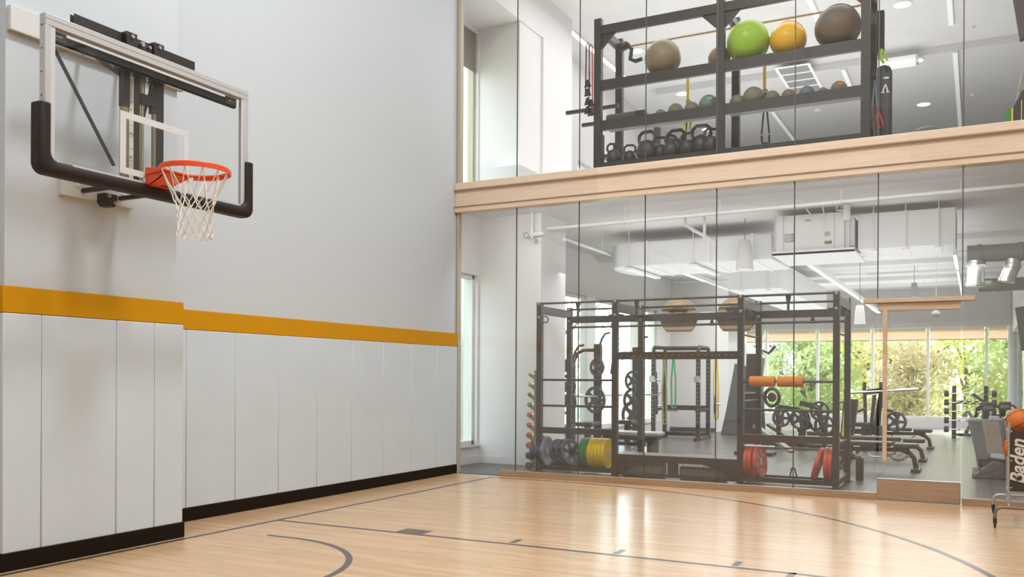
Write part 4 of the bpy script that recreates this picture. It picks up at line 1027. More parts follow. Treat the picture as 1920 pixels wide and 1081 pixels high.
# cardio machines at the side
def cardio(x, y, s, label):
    t = thing('stair_climber', label, 'cardio machine', (x, y, 0), 'grey cardio machines along the side')
    def q(a, b, c): return (x + a * s, y + b * s, c * s)
    body = MB().add([q(-.27, 0, .80), q(.17, 0, .80), q(.26, 0, .25), q(-.14, 0, .22), q(-.24, .9, .78), q(.2, .9, .78), q(.26, .9, .05), q(-.14, .9, .05)],
                    [(0, 1, 2, 3), (7, 6, 5, 4), (0, 4, 5, 1), (1, 5, 6, 2), (2, 6, 7, 3), (3, 7, 4, 0)])
    b = body.build('shroud', M_mach, t, .03)
    MB().add([q(-.06, -.012, .74), q(.09, -.012, .74), q(.16, -.012, .36), q(.01, -.012, .36)], [(0, 1, 2, 3)]).build('rear_panel', M_machl, b)
    MB().add([q(-.085, -.006, .77), q(.115, -.006, .77), q(.19, -.006, .33), q(-.015, -.006, .33)], [(0, 1, 2, 3)]).build('panel_border', M_steel, b)
    MB().add([q(.02, -.013, .33), q(.18, -.013, .33), q(.2, -.013, .25), q(.03, -.013, .25)], [(0, 1, 2, 3)]).build('lower_plate', M_fix, b)
    MB().beam(q(-.05, .3, .78), q(-.02, .25, 1.02), .07 * s, .05 * s).build('console_neck', M_black, t)
    MB().box(q(-.09, 0, 0)[0], q(.07, 0, 0)[0], y + .18 * s, y + .24 * s, .90 * s, 1.03 * s).build('console', M_gpanel, t, .008)
    MB().box(q(-.07, 0, 0)[0], q(.05, 0, 0)[0], y + .176 * s, y + .181 * s, .93 * s, 1.01 * s).build('console_back', M_mach, t)
    MB().tube([q(-.16, .12, .82), q(-.15, .05, .95), q(-.06, .0, 1.0), q(.04, .0, 1.0), q(.13, .05, .95), q(.14, .12, .82)], .014, 8).build('handlebar', M_black, t)
    MB().tube([q(.2, .3, .8), q(.26, .1, .85), q(.32, -.1, .45), q(.33, -.15, .3)], .022, 8).tube([q(-.2, .3, .8), q(-.26, .3, .9)], .02, 8).build('handrail', M_steel, t)
    for k in range(3):
        MB().beam(q(-.12 + .05 * k, -.12, .12 + .07 * k), q(.3, -.12, .05 + .09 * k), .22 * s, .04).build('step', M_black, t)
    MB().prism([(-.22, 0), (.3, 0), (.26, .2), (.05, .25), (-.1, .12)], q(0, -.25, 0), (s, 0, 0), (0, 0, s), (0, .14, 0)).build('base', M_gpanel, t, .02)
    MB().box(x - .2 * s, x + .28 * s, y - .2, y + .9 * s, .0, .05).build('foot_frame', M_black, t)
    return t
cardio(.14, 13.9, 1.0, 'grey cardio machine with tan rear panel, first from the glass door')
cardio(.38, 15.3, .98, 'second grey cardio machine, just behind the first')
# wall screen by the side
def screen(name, label, pts, Y, mt=M_tv):
    P_ = [pY(x_, y_, Y) for x_, y_ in pts]; mb = MB(); k = len(P_)
    vs = P_ + [p + Vector((.02, .06, 0)) for p in P_]
    mb.add(vs, [tuple(range(k)), tuple(range(2 * k - 1, k - 1, -1))] + [(i, (i + 1) % k, k + (i + 1) % k, k + i) for i in range(k)])
    return mb
def tilted_tv(label, c, w, h, rz, rx, rise):
    t = thing('television', label, 'television', c); t.rotation_euler = (rx, 0, rz)
    ORG[t.name] = Vector((0, 0, 0))
    b = MB().box(-w / 2, w / 2, -.02, .025, -h / 2, h / 2).build('casing', M_tv, t, .008)
    MB().box(-w / 2 + .015, w / 2 - .015, -.022, -.0195, -h / 2 + .015, h / 2 - .015).build('screen', mat('switched off screen', (.05, .042, .034), .7, spec=.1), t)
    MB().beam((0, .03, 0), (0, .22, .12), .06, .06).box(-.1, .1, .025, .05, -.1, .1).build('bracket', M_black, t)
    MB().tube([(0, .2, .1), (0, .2 + rise * math.tan(rx), rise)], .025, 10).build('ceiling_pole', M_black, t)
    return t
tilted_tv('dark television on the side wall beyond the glass door, seen edge-on', (.66, 13.6, 2.04), 1.0, .60, R(-72), R(8), 1.72)
tilted_tv('large dark television hanging high in the upper gym, seen edge-on', (.66, 13.4, 6.55), 1.5, 1.1, R(-72), R(9), .90)

# ================================================================ LOWER CEILING SERVICES
ac = thing('air_handler', 'white ceiling-hung air handler with oval badge, warning label and valve piping', 'air conditioner', (-2.2, 13.9, 3.2))
ya = 13.5
ax0, ax1 = pY(1452, 430, ya).x, pY(1583, 430, ya).x; az0, az1 = pY(1500, 471, ya).z, 3.74
b = MB().box(ax0, ax1, ya, ya + .95, az0, az1).build('cabinet', M_duct, ac, .006)
MB().box(ax0 + .015, ax0 + .02, ya - .004, ya, az0, az1).box(ax0 + .13, ax0 + .134, ya - .003, ya, az0, az1).box(ax1 - .134, ax1 - .13, ya - .003, ya, az0, az1).box(ax0, ax1, ya - .004, ya, az0 + .005, az0 + .018).build('panel_seam', M_print, b)
e = pY(1515, 413, ya); MB().prism([(.048 * math.cos(2 * PI * k / 20), .019 * math.sin(2 * PI * k / 20)) for k in range(20)], (e.x, ya - .004, e.z), (1, 0, 0), (0, 0, 1), (0, .003, 0)).build('badge', M_ductg, b)
text_mb('Carrier', .024, (e.x - .04, ya - .0045, e.z - .007), (1, 0, 0), (0, 0, 1), .0003).build('badge_lettering', M_white, b)
e = pY(1480, 446, ya); MB().box(e.x - .066, e.x + .066, ya - .004, ya, e.z - .062, e.z + .062).build('warning_label', mat('grey label', (.30, .25, .24), .6), b)
mb = MB()
for k in range(5): mb.box(e.x - .055, e.x + (.05 if k % 2 else .02), ya - .0055, ya - .004, e.z - .045 + k * .021, e.z - .036 + k * .021)
mb.build('label_print', M_duct, b)
e = pY(1553, 454, ya); MB().box(e.x - .05, e.x + .05, ya - .004, ya, e.z - .023, e.z + .022).build('rating_label', mat('olive label', (.16, .15, .06), .6), b)
e = pY(1553, 439, ya); mb = MB()
for k in range(4): mb.box(e.x - .05 + k * .02, e.x - .035 + k * .02, ya - .004, ya, e.z - .03 + .01 * (k % 2), e.z + .04)
mb.build('wiring_print', M_ductg, b)
tr_ = MB().box(ax0 - .02, ax1 + .15, ya - .06, ya + 1.3, az0 - .05, az0 - .02).box(ax0 - .02, ax1 + .15, ya - .06, ya - .05, az0 - .05, az0 + .01).build('drip_tray', M_duct, ac)
pp = MB(); e = pY(1543, 385, ya - .05)
pp.tube([(e.x, ya - .05, Z1), (e.x, ya - .05, e.z - .05), (e.x + .02, ya - .04, e.z - .14), (e.x - .12, ya - .04, e.z - .17), (e.x - .22, ya - .04, e.z - .05), (e.x - .24, ya - .03, e.z + .05)], .011, 6)
pp.tube([(e.x, ya - .05, e.z - .16), (e.x, ya - .03, e.z - .33), (e.x + .05, ya - .02, e.z - .33)], .007, 6)
pp.build('coil_pipe', M_fix, ac)
e = pY(1589, 400, ya); MB().lathe([(.04, -.1), (.05, -.08), (.05, .1), (.035, .12)], (e.x, ya - .08, e.z), (0, 0, 1), 14).build('valve_actuator', M_fix, ac)
MB().tube([(e.x, ya - .08, Z1), (e.x, ya - .08, e.z)], .014, 6).tube([(e.x - .14, ya - .05, Z1), (e.x - .14, ya - .05, e.z + .05), (e.x, ya - .08, e.z + .02)], .011, 6).build('valve_pipe', M_fix, ac)
for x in (ax0 + .05, ax1 - .05):
    for y in (ya + .05, ya + .9): MB().tube([(x, y, az1), (x, y, Z1)], .006, 6).build('hanger_rod', M_fix, ac)
# ducts
def duct_box(label, x0, x1, y0, y1, z0, z1, mt=M_duct, straps=3, name='air_duct'):
    t = thing(name, label, 'air duct', ((x0 + x1) / 2, (y0 + y1) / 2, z0))
    b = MB().box(x0, x1, y0, y1, z0, z1).build('duct_body', mt, t, .004)
    s_ = MB()
    for k in range(straps):
        x = x0 + (x1 - x0) * (k + .5) / straps; s_.box(x - .02, x + .02, y0 - .008, y1 + .008, z0 - .008, z1 + .008)
    s_.build('flange', mt, t)
    for k in range(straps):
        x = x0 + (x1 - x0) * (k + .5) / straps
        MB().box(x - .05, x + .05, y0 + .1, y0 + .14, z0 - .03, z0 - .008).tube([(x, y0 - .02, z0 - .02), (x, y0 - .02, Z1)], .006, 6).build('hanger', M_fix, t)
    return t
rx0, rx1 = ax1 + .16, pY(1792, 430, 13.7).x
duct_box('pale rectangular duct leaving the air handler towards the door end', rx0, rx1, 13.7, 14.6, pY(1700, 462, 13.7).z, 3.72)
t = thing('duct_elbow', 'short stepped duct collar between air handler and pale rectangular duct', 'air duct', (ax1 + .08, 14, 3.3))
MB().box(ax1 + .002, ax1 + .06, ya + .05, 14.5, az0 + .03, az1 - .04).box(ax1 + .06, rx0 - .04, ya + .12, 14.55, az0 + .06, az1 - .06).build('collar', M_duct, t)
# wide oval duct
t = thing('oval_duct', 'wide white flat duct with rounded end hanging in front of the pier', 'air duct', (-4.4, 14.6, 3.2))
ox0, ox1 = pY(1133, 480, 14.2).x, pY(1340, 480, 14.2).x; oz0, oz1 = 3.21, 3.62
poly = [(ox0 + .22 + .22 * math.cos(R(a)), .22 * math.sin(R(a)) * 3.4) for a in range(90, 271, 15)]
b = MB().prism([(ox0 + .30 - .30 * math.cos(R(a)), .75 - .75 * math.sin(R(a))) for a in range(0, 91, 10)] + [(ox1 + .9, 0), (ox1 + .9, 1.5)] + [(ox0 + .30 - .30 * math.cos(R(a)), .75 + .75 * math.sin(R(a))) for a in range(90, 0, -10)], (0, 14.2, oz0), (1, 0, 0), (0, 1, 0), (0, 0, oz1 - oz0)).build('duct_body', M_duct, t, .02)
s_ = MB()
for x in (ox0 + .75, ox1 - .1, ox1 + .6): s_.box(x - .02, x + .02, 14.18, 15.71, oz0 - .012, oz1 + .01)
s_.build('flange', M_fix, t)
for x in (ox0 + .45, ox1 - .35): MB().tube([(x, 14.18, oz0 - .02), (x, 14.18, Z1)], .006, 6).box(x - .06, x + .06, 14.16, 15.72, oz0 - .05, oz0 - .012).build('hanger', M_fix, t)
duct_box('long white rectangular duct running away above the middle of the gym', -4.3, -3.3, 17.2, 23, 3.05, 3.55, M_duct, 2)
# round grey ducts by the side
def round_duct(label, pts, r, mt, bands=(), nm='round_duct'):
    t = thing(nm, label, 'air duct', pts[0]); MB().tube(pts, r, 20).build('duct_body', mt, t)
    for (c, ax) in bands: MB().lathe([(r + .002, -.03), (r + .012, -.025), (r + .012, .025), (r + .002, .03)], c, ax, 20).build('band', mt, t)
    return t
yd = 14.6
c = pY(1822, 476, yd); rd = .125
round_duct('grey round duct running across near the door end of the ceiling', [(c.x - .06, yd, c.z), (2.4, yd, c.z)], rd, M_ductg, [((c.x + .1, yd, c.z), (1, 0, 0)), ((c.x + .62, yd, c.z), (1, 0, 0))])
c2 = pY(1831, 495, yd); c3 = pY(1827, 540, yd)
round_duct('silver round drop duct below the grey one, the longer of two', [(c.x + .06, yd, c.z - .1), (c.x + .05, yd, c3.z + .02)], .115, M_galv, [((c.x + .055, yd, c.z - .16), (0, 0, 1)), ((c.x + .05, yd, c3.z + .06), (0, 0, 1))])
e = pY(1895, 500, yd)
round_duct('silver elbow drop duct below the grey one, the shorter of two', [(e.x + .03, yd, c.z - .1), (e.x + .02, yd, c.z - .22), (e.x - .03, yd, c.z - .34), (e.x - .05, yd, c.z - .42)], .10, M_galv, [((e.x + .02, yd, c.z - .2), (.2, 0, 1)), ((e.x - .045, yd, c.z - .4), (.2, 0, 1))])
g = pY(1850, 534, 17.0)
round_duct('dark olive round duct farther back, below the grey one', [(g.x - .12, 17.0, g.z), (XE - .02, 17.0, g.z)], .11, mat('olive grey duct', (.20, .21, .18), .5), [((pY(1873, 534, 17).x, 17, g.z), (1, 0, 0))])
for x in (.02, .48): 
    pass
# pipes
def pipe(label, pts, r, hang=(), mt=M_fix):
    t = thing('ceiling_pipe', label, 'pipe', pts[0]); MB().tube(pts, r, 10).build('pipe_run', mt, t)
    for (x, y, z) in hang: MB().tube([(x, y, z), (x, y, Z1)], .005, 6).torus((x, y, z), r + .006, .005, (1, 0, 0), 14, 5).build('hanger', M_fix, t)
    return t
p0, p1 = pY(1020, 448, 12.35), pY(1920, 337, 12.35); zm = 3.70
pipe('white sprinkler main running the length of the ceiling just behind the glass', [(p0.x, 12.35, 3.62), (p1.x + 1, 12.35, 3.70)], .028, [(-4.6, 12.35, 3.63), (-3.2, 12.35, 3.66), (-1.6, 12.35, 3.67), (-.2, 12.35, 3.68)])
pipe('white pipe running back along the pier towards the oval duct', [(-5.62, 12.45, 3.46), (-5.62, 16.5, 3.46)], .024, [(-5.62, 14, 3.46)])
t = thing('pipe_valve', 'cluster of white sprinkler valves at the corner of the pier', 'valve', pY(997, 440, 12.2))
e = pY(997, 440, 12.05)
MB().tube([(e.x - .09, 12.05, e.z), (e.x + .2, 12.05, e.z + .01)], .032, 10).tube([(e.x, 12.05, Z1), (e.x, 12.05, e.z - .05)], .02, 8).build('body', M_fix, t)
MB().torus((e.x - .06, 11.98, e.z - .01), .04, .008, (0, 1, 0), 14, 6).lathe([(.02, 0), (.03, .04), (.01, .07)], (e.x + .07, 12.05, e.z - .06), (0, 0, -1), 10).build('hand_wheel', M_ductg, t)
a, b, c = pY(1345, 385, 12.9), pY(1285, 396, 12.9), pY(1290, 420, 12.9)
pipe('white pipe bending down from the main above the rig', [(a.x, 12.9, a.z), (b.x + .03, 12.9, b.z), (b.x, 12.9, b.z - .04), (b.x, 12.9, c.z), (b.x + .05, 13.1, c.z - .05), (b.x + .05, 15.2, c.z - .05)], .026)
a, b = pY(1321, 392, 13.0), pY(1321, 458, 13.0)
pipe('short vertical white drop pipe beside the bending pipe', [(a.x, 13.0, Z1), (a.x, 13.0, b.z)], .022)
for k, yy in enumerate((18.5, 21.5, 24.3)):
    pipe('thin white sprinkler branch across the ceiling, %s from the glass' % ORD[k], [(XL + .3, yy, 3.72), (XE, yy, 3.72)], .018, [(-3.2, yy, 3.72), (-1.2, yy, 3.72)])
pipe('dark thin conduit below the pale rectangular duct', [(pY(1625, 514, 15).x, 15.0, pY(1625, 514, 15).z), (pY(1800, 509, 15).x, 15.0, pY(1625, 514, 15).z)], .011, (), M_ductg)
# concrete beams of the ceiling
for k, yy in enumerate((17.0, 20.2, 23.4)):
    struct('ceiling_beam', MB().box(XL, XE, yy, yy + .35, 3.74, Z1 + .01), M_ceil)
# linear lights, lower
def linear(label, x, y0, y1, z, lit, ht=None, ceilz=Z1, w=.055):
    t = thing('linear_light', label, 'linear light', (x, (y0 + y1) / 2, z), 'linear ceiling lights')
    MB().box(x - w / 2, x + w / 2, y0, y1, z + .012, z + .09).build('housing', M_fix, t, .003)
    MB().box(x - w / 2 + .004, x + w / 2 - .004, lit[0], lit[1], z, z + .013).build('diffuser', M_led, t)
    for y in (y0 + .3, y1 - .3): MB().tube([(x, y, z + .09), (x, y, ceilz)], .004, 5).build('suspension', M_fix, t)
    if lit[1] < y1 - .05: MB().box(x - w / 2 + .004, x + w / 2 - .004, lit[1] + .01, y1 - .01, z + .002, z + .013).build('diffuser', M_faintglow, t)
    return t
z = 3.4
linear('lit linear light above the power cage, next to the side windows', -5.22, 14.6, 22.5, 3.42, (16.9, 18.9))
linear('long white linear light crossing above the rig end post, lit at its far tip', -2.42, 14.85, 27.0 - .4, 3.16, (24.5, 26.3), None, Z1, .10)
linear('lit linear light beside the round grey ducts', -.355, 16.9, 25.5, 3.45, (16.95, 19.2))
# pendants
def pendant(px_, yt, yb, Y, label, mt=M_pend):
    a, b = pY(px_, yt, Y), pY(px_, yb, Y); H = a.z - b.z
    t = thing('pendant_lamp', label, 'pendant lamp', b, 'bell pendants')
    MB().lathe([(H * .16, H), (H * .19, H * .97), (H * .24, H * .6), (H * .29, 0), (H * .28, 0), (H * .22, H * .6), (H * .15, H * .93)], b, (0, 0, 1), 24).build('shade', mt, t)
    MB().tube([(b.x, Y, a.z), (b.x, Y, Z1)], .006, 6).build('cord', M_print, t)
    MB().lathe([(H * .26, .01), (H * .26, .016)], b, (0, 0, 1), 20).build('diffuser', M_faintglow, t)
    return t
pendant(1396, 450, 506, 13.95, 'pale bell pendant lamp beside the air handler, the largest of three')
pendant(1714, 530, 556, 21.0, 'grey bell pendant lamp above the timber door header', M_pendg)
pendant(1612, 572, 608, 20.0, 'small pale bell pendant lamp beside the end post of the rig')
e = pY(1755, 588, 20)
t = thing('ceiling_camera', 'small dome device on a rod in front of the far window head', 'camera', e)
MB().tube([(e.x, 20, e.z), (e.x, 20, Z1)], .008, 6).build('rod', M_fix, t); MB().lathe([(.02, .09), (.06, .05), (.085, 0), (.05, -.06), (.01, -.075)], e, (0, 0, 1), 16).build('dome', M_ductg, t)

# ================================================================ UPPER GYM
UF, UR = 11.2, 12.0
UX = [-4.565, -2.90, -1.185]
zt = 6.18
ur = thing('storage_rig', 'black steel shelving rig with stability balls behind the upper floor glass', 'training rig', (-2.9, 11.6, Z2))
for x in UX:
    for y in (UF, UR):
        p = MB().box(x - .05, x + .05, y - .04, y + .04, Z2, zt)
        for k in range(18): p.lathe([(.009, 0), (.009, .002)], (x - .0, y - .04, Z2 + .25 + k * .1), (0, -1, 0), 6, 1)
        p.build('post', [M_rig, M_black], ur)
    MB().box(x - .04, x + .04, UF, UR, zt - .16, zt - .06).build('depth_beam', M_rig, ur)
zs1, zs2, zs0 = 5.345, 4.80, 4.235
for i in range(2):
    a, b = UX[i] + .05, UX[i + 1] - .05
    MB().box(a, b, UF - .03, UF + .03, 5.965, 6.085).build('top_beam', M_rig, ur, .004)
    for s_, x in ((1, a), (-1, b)):
        MB().prism([(0, 0), (s_ * .2, 0), (0, -.2)], (x, UF - .008, 5.965), (1, 0, 0), (0, 0, 1), (0, .016, 0)).build('gusset', M_rig, ur)
    for k, (y, z) in enumerate(((UR, 6.06), (UR, 5.62))):
        MB().tube([(a, y, z), (b, y, z)], .018, 8).build('pull_up_bar', mat('brass bar', (.45, .34, .22), .3, .8), ur)
    for z, dd in ((zs1, .002), (zs2, .057), (zs0, .002)):
        MB().box(a, b, UF - .03, UF + .02, z - .135, z).box(a, b, UF + .02, UF + .34, z - dd - .01, z - dd).build('shelf_tray', M_rig, ur)
# spotlight-like black attachments at the rear post
t = thing('pull_up_handle', 'black grip attachment mounted on the rear post of the upper rig', 'grip handle', pY(1170, 90, UR))
e = pY(1168, 88, UR - .06)
MB().lathe([(.05, -.08), (.06, -.06), (.06, .06), (.05, .08)], e, (.6, .2, .3), 12).build('hub', M_rig, t)
MB().tube([e, e + Vector((.08, -.02, .02)), e + Vector((.14, -.02, -.06)), e + Vector((.12, -.02, -.2)), e + Vector((.2, -.02, -.24)), e + Vector((.3, -.02, -.22))], .03, 8).build('grip', M_rig, t)
# stability balls on the top tray
zfl = zs1
def sball(px_, topy, r_px, mt, label, sz=1.0, Y=11.40):
    top = pY(px_, topy, Y); r = r_px * (top - Vector((0, 0, EYE))).dot(CD) / FPX; sz = min(1, (top.z - zfl) / 2 / r); r = min(r, (top.z - zfl) / 2 / sz)
    o = MB().sphere((0, 0, 0), r, 32, 0, sz).build('stability_ball', mt); o.location = (top.x, Y, zfl + r * sz)
    tag(o, label, 'stability ball', 'stability balls on the top tray')
    ORG[o.name] = Vector((0, 0, 0))
    MB().torus((0, 0, 0), r * .985, .006, (.2, .9, .25), 40, 5).lathe([(.018, 0), (.018, .006)], Vector((.2, -.95, .2)).normalized() * r * .985, (.2, -.95, .2), 10).build('seam', mt, o)
    return o, r
sball(1243, 75, 34, M_bbrn2, 'brown stability ball alone in the tray bay near the pier')
o1, r1 = sball(1403, 37, 40, M_bgrn, 'lime green stability ball next to the middle post', .92)
o2, r2 = sball(1478, 43, 34, M_bylw, 'amber yellow stability ball in the middle of the tray', .92)
sball(1571, 12, 42, M_bbrn, 'large taupe stability ball at the end of the tray', .85)
sball(1349, 77, 21, M_bbrn2, 'brown stability ball tucked behind the middle post', 1, 11.46)
for (o, r, words, rot) in ((o1, r1, ('STABILITY', '65'), -.5), (o2, r2, ('O',), 0)):
    mb = MB()
    for k in range(9 if r > .26 else 4):
        a = R(-60 + k * 11); d = Vector((math.sin(a) * .75, -.9, .62 - .09 * k)).normalized()
        mb.beam(d * r * .93 + Vector((0, 0, 0)), d * r * .955, .016, .010 + .008 * (k % 3), (0, 0, 1))
    mb.build('printed_mark', M_print, o)
# medicine balls on the middle tray
zf2 = zs2 - .055
mbs = [(1239, 205, M_medo, 'smallest olive medicine ball in the bay next to the pier'), (1267, 194, M_medo, 'olive medicine ball second in the bay next to the pier'), (1297, 191, M_medb, 'brown-olive medicine ball behind the yellow strap'),
       (1329, 178, M_medt, 'large teal-marked medicine ball beside the middle post'), (1383, 178, M_medo, 'small olive medicine ball just past the middle post'), (1413, 163, M_medo, 'large mottled olive medicine ball under the lime ball'),
       (1448, 170, M_medo, 'olive medicine ball beside the second yellow strap'), (1479, 167, M_medb, 'brown medicine ball under the amber ball'), (1513, 161, M_medbl, 'blue-grey medicine ball'),
       (1543, 164, M_medo, 'low olive medicine ball between the blue one and the marked one'), (1573, 152, M_medo, 'olive medicine ball with orange mark at the tray end')]
for k, (x_, y_, mt, lb) in enumerate(mbs):
    Y = 11.36; tp = pY(x_, y_, Y); r = max(.05, (tp.z - zf2) / 2)
    o = MB().sphere((0, 0, 0), r, 20).build('medicine_ball', mt); o.location = (tp.x, Y, zf2 + r); ORG[o.name] = Vector((0, 0, 0))
    tag(o, lb + ' on the middle tray' if len(lb) < 60 else lb, 'medicine ball', 'medicine balls on the middle tray')
    MB().torus((0, 0, 0), r * .99, .004, (.6, .5, .3), 28, 5).build('seam', M_print, o)
    if k in (3, 10):
        MB().beam(Vector((.3, -.85, .4)).normalized() * r * .96, Vector((.3, -.85, .4)).normalized() * r * 1.01, r * .5, r * .35).build('printed_mark', mat('teal mark', (.2, .45, .38), .6) if k == 3 else M_foam, o)
# roll on the middle tray
a, b = pY(1140, 218, 11.38), pY(1212, 206, 11.38); rr = .075
o = thing('foam_roller', 'long dark brown foam roller lying on the middle tray', 'foam roller', (a.x, 11.38, zf2))
MB().lathe([(.02, 0), (rr, 0), (rr, b.x - a.x - .14), (.02, b.x - a.x - .14)], (a.x, 11.38, zf2 + rr + .035), (1, 0, 0), 18).build('core', mat('brown foam', (.10, .075, .055), .7), o)
MB().lathe([(.02, 0), (rr + .004, 0), (rr + .004, .13), (.02, .14)], (b.x - .14, 11.38, zf2 + rr + .035), (1, 0, 0), 18).build('end_sleeve', M_black, o)
MB().box(a.x, b.x - .1, 11.31, 11.45, zf2, zf2 + .034).build('wedge', M_tan, o)
for k, (xa, xb, yy, Y, lb) in enumerate(((1062, 1122, 212, 11.75, 'dark wooden baton sticking out past the end post, upper of two'), (1092, 1124, 235, 11.9, 'shorter dark baton sticking out past the end post, lower of two'))):
    a, b = pY(xa, yy, Y), pY(xb, yy, Y)
    o = MB().tube([(a.x, Y, a.z), (b.x + .3, Y, a.z)], .03, 12).build('exercise_baton', M_brown); tag(o, lb, 'baton', 'dark batons on the tray')
# kettlebells
zf0 = zs0
kb = [(1150, .075, .5), (1181, .07, .2), (1213, .105, -.1), (1238, .085, .4), (1258, .08, .9), (1268, .105, 0), (1288, .08, -.3), (1315, .11, .1), (1334, .085, .5)]
kl = ['small kettlebell next to the end post', 'low kettlebell second from the end post', 'big faded kettlebell with wide handle near the glass joint', 'kettlebell with upright handle just past the glass joint',
      'kettlebell with handle turned side-on', 'large black kettlebell with tall round handle', 'low kettlebell under the hanging strap', 'largest black kettlebell with a small one showing through its handle', 'kettlebell beside the middle post']
for k, (x_, r, rot) in enumerate(kb):
    r *= 1.3; Y = 11.30 + .10 * (k % 2); c = pY(x_, 290, Y); t = thing('kettlebell', kl[k] + ' on the bottom tray', 'kettlebell', (c.x, Y, zf0), 'kettlebells on the bottom tray')
    z = zf0 + .01
    MB().lathe([(r * .75, 0), (r * .95, r * .3), (r, r * .85), (r * .85, r * 1.4), (r * .5, r * 1.75), (.01, r * 1.9)], (c.x, Y, z), (0, 0, 1), 20).build('bell', M_iron, t)
    e = Vector((math.cos(rot), math.sin(rot), 0)); b0 = Vector((c.x, Y, z + r * 1.35))
    MB().tube([b0 + e * r * .55, b0 + e * r * .85 + Vector((0, 0, r * .5)), b0 + e * r * .8 + Vector((0, 0, r * 1.0)), b0 + e * r * .45 + Vector((0, 0, r * 1.3)), b0 - e * r * .45 + Vector((0, 0, r * 1.3)), b0 - e * r * .8 + Vector((0, 0, r * 1.0)), b0 - e * r * .85 + Vector((0, 0, r * .5)), b0 - e * r * .55], r * .17, 8).build('handle', M_iron, t)
# suspension straps
def strap(px_, y0, y1, y2, Y, label, loops=True):
    t = thing('suspension_trainer', label, 'suspension strap', pY(px_, y0, Y), 'yellow suspension straps on the upper rig')
    a, b, c = pY(px_, y0, Y), pY(px_ + 1, y1, Y), pY(px_ + 1, y2, Y)
    MB().box(a.x - .02, a.x + .02, Y - .003, Y + .003, b.z, 5.62).build('webbing', M_strap, t)
    MB().torus(b, .03, .008, (0, 1, 0), 14, 6).build('buckle', M_print, t)
    MB().tube([b, b.lerp(c, .5) + Vector((-.03, 0, 0)), c + Vector((-.05, 0, .12))], .012, 6).tube([b, b.lerp(c, .5) + Vector((.03, 0, 0)), c + Vector((.05, 0, .12))], .012, 6).build('black_strap', M_black, t)
    if loops: MB().tube([b.lerp(c, .45) + Vector((-.05, -.01, 0)), c + Vector((-.05, -.01, .05))], .016, 6).tube([b.lerp(c, .45) + Vector((.05, -.01, 0)), c + Vector((.05, -.01, .05))], .016, 6).build('yellow_loop', M_strap, t)
    MB().tube([c + Vector((-.05, 0, .1)), c + Vector((-.04, 0, 0)), c + Vector((.05, 0, 0)), c + Vector((.05, 0, .1))], .014, 6).build('handle', M_black, t)
    return t
strap(1290, 90, 192, 275, UR + .05, 'yellow suspension trainer hanging in the upper rig bay near the pier')
strap(1434, 60, 172, 268, UR + .05, 'yellow suspension trainer hanging behind the lime ball', False)
# tube bands hanging off the end post
for k, (x_, y0, y1, mt, lb) in enumerate(((1102, 85, 178, M_black, 'black tube bands with grip handles hanging on the end post'), (1108, 88, 215, M_bandr, 'red tube band with handle hanging on the end post'))):
    Y = 11.15; a, b = pY(x_, y0, Y), pY(x_ - 1, y1, Y)
    t = thing('resistance_tube', lb, 'resistance band', a, 'tube bands on the upper rig post')
    MB().tube([(a.x - .03, Y, b.z), (a.x - .02, Y, a.z), (a.x, Y, a.z + .04), (a.x + .02, Y, a.z), (a.x + .03, Y, b.z)], .009, 6).build('tube', mt, t)
    for j in range(4 if k == 0 else 2):
        z = b.z + .30 - j * .12
        MB().prism([(-.05, 0), (.05, 0), (.02, .1), (-.02, .1)], (a.x + .01, Y - .02, z - .2), (1, 0, 0), (0, 0, 1), (0, .012, 0)).build('grip_handle', M_black, t)
# black bag and bands at the other end
Y = 11.55
a, b = pY(1643, 260, Y), pY(1672, 105, Y)
t = thing('equipment_bag', 'tall black equipment bag with white emblem hanging on the end post of the upper rig', 'bag', (a.x, Y, a.z))
w_ = b.x - a.x
MB().prism([(0, 0), (w_, 0), (w_, (b.z - a.z) * .93), (w_ * .85, b.z - a.z), (w_ * .45, b.z - a.z + .02), (0, b.z - a.z)], (a.x, Y, a.z - .1), (1, 0, 0), (0, 0, 1), (0, .14, 0)).build('body', M_blk2, t, .03)
e = pY(1660, 165, Y - .002)
MB().beam(e + Vector((-.03, -.004, -.05)), e + Vector((0, -.004, .05)), .004, .014, (1, 0, 0)).beam(e + Vector((.03, -.004, -.05)), e + Vector((0, -.004, .05)), .004, .014, (1, 0, 0)).beam(e + Vector((-.045, -.004, -.05)), e + Vector((-.01, -.004, -.05)), .004, .012).beam(e + Vector((.045, -.004, -.05)), e + Vector((.01, -.004, -.05)), .004, .012).beam(e + Vector((-.02, -.004, .12)), e + Vector((.04, -.004, .12)), .004, .02).build('emblem', M_fix, t)
o = MB().box(pY(1643, 30, 11.7).x, pY(1658, 30, 11.7).x, 11.7, 11.8, pY(1643, 100, 11.7).z, pY(1643, 20, 11.7).z).build('hanging_strap', M_brown, bevel=.01)
tag(o, 'dark brown strap bundle hung above the black bag', 'strap')
for k, (x_, y0, y1, mt, lb) in enumerate(((1653, 92, 118, M_bgrn, 'lime green band knotted above the black bag'), (1645, 205, 240, M_bandr, 'red band handle hanging against the black bag'), (1640, 150, 255, M_medbl, 'blue-grey band hanging beside the black bag'))):
    Y = 11.42; a, b = pY(x_, y0, Y), pY(x_ + (4 if k < 2 else 0), y1, Y)
    o = MB().tube([a, a.lerp(b, .5) + Vector((-.03, 0, 0)), b], .018 if k < 2 else .012, 6).tube([a, a.lerp(b, .5) + Vector((.03, 0, 0)), b + Vector((.04, 0, .02))], .012, 6).build('resistance_band', mt)
    tag(o, lb, 'resistance band')
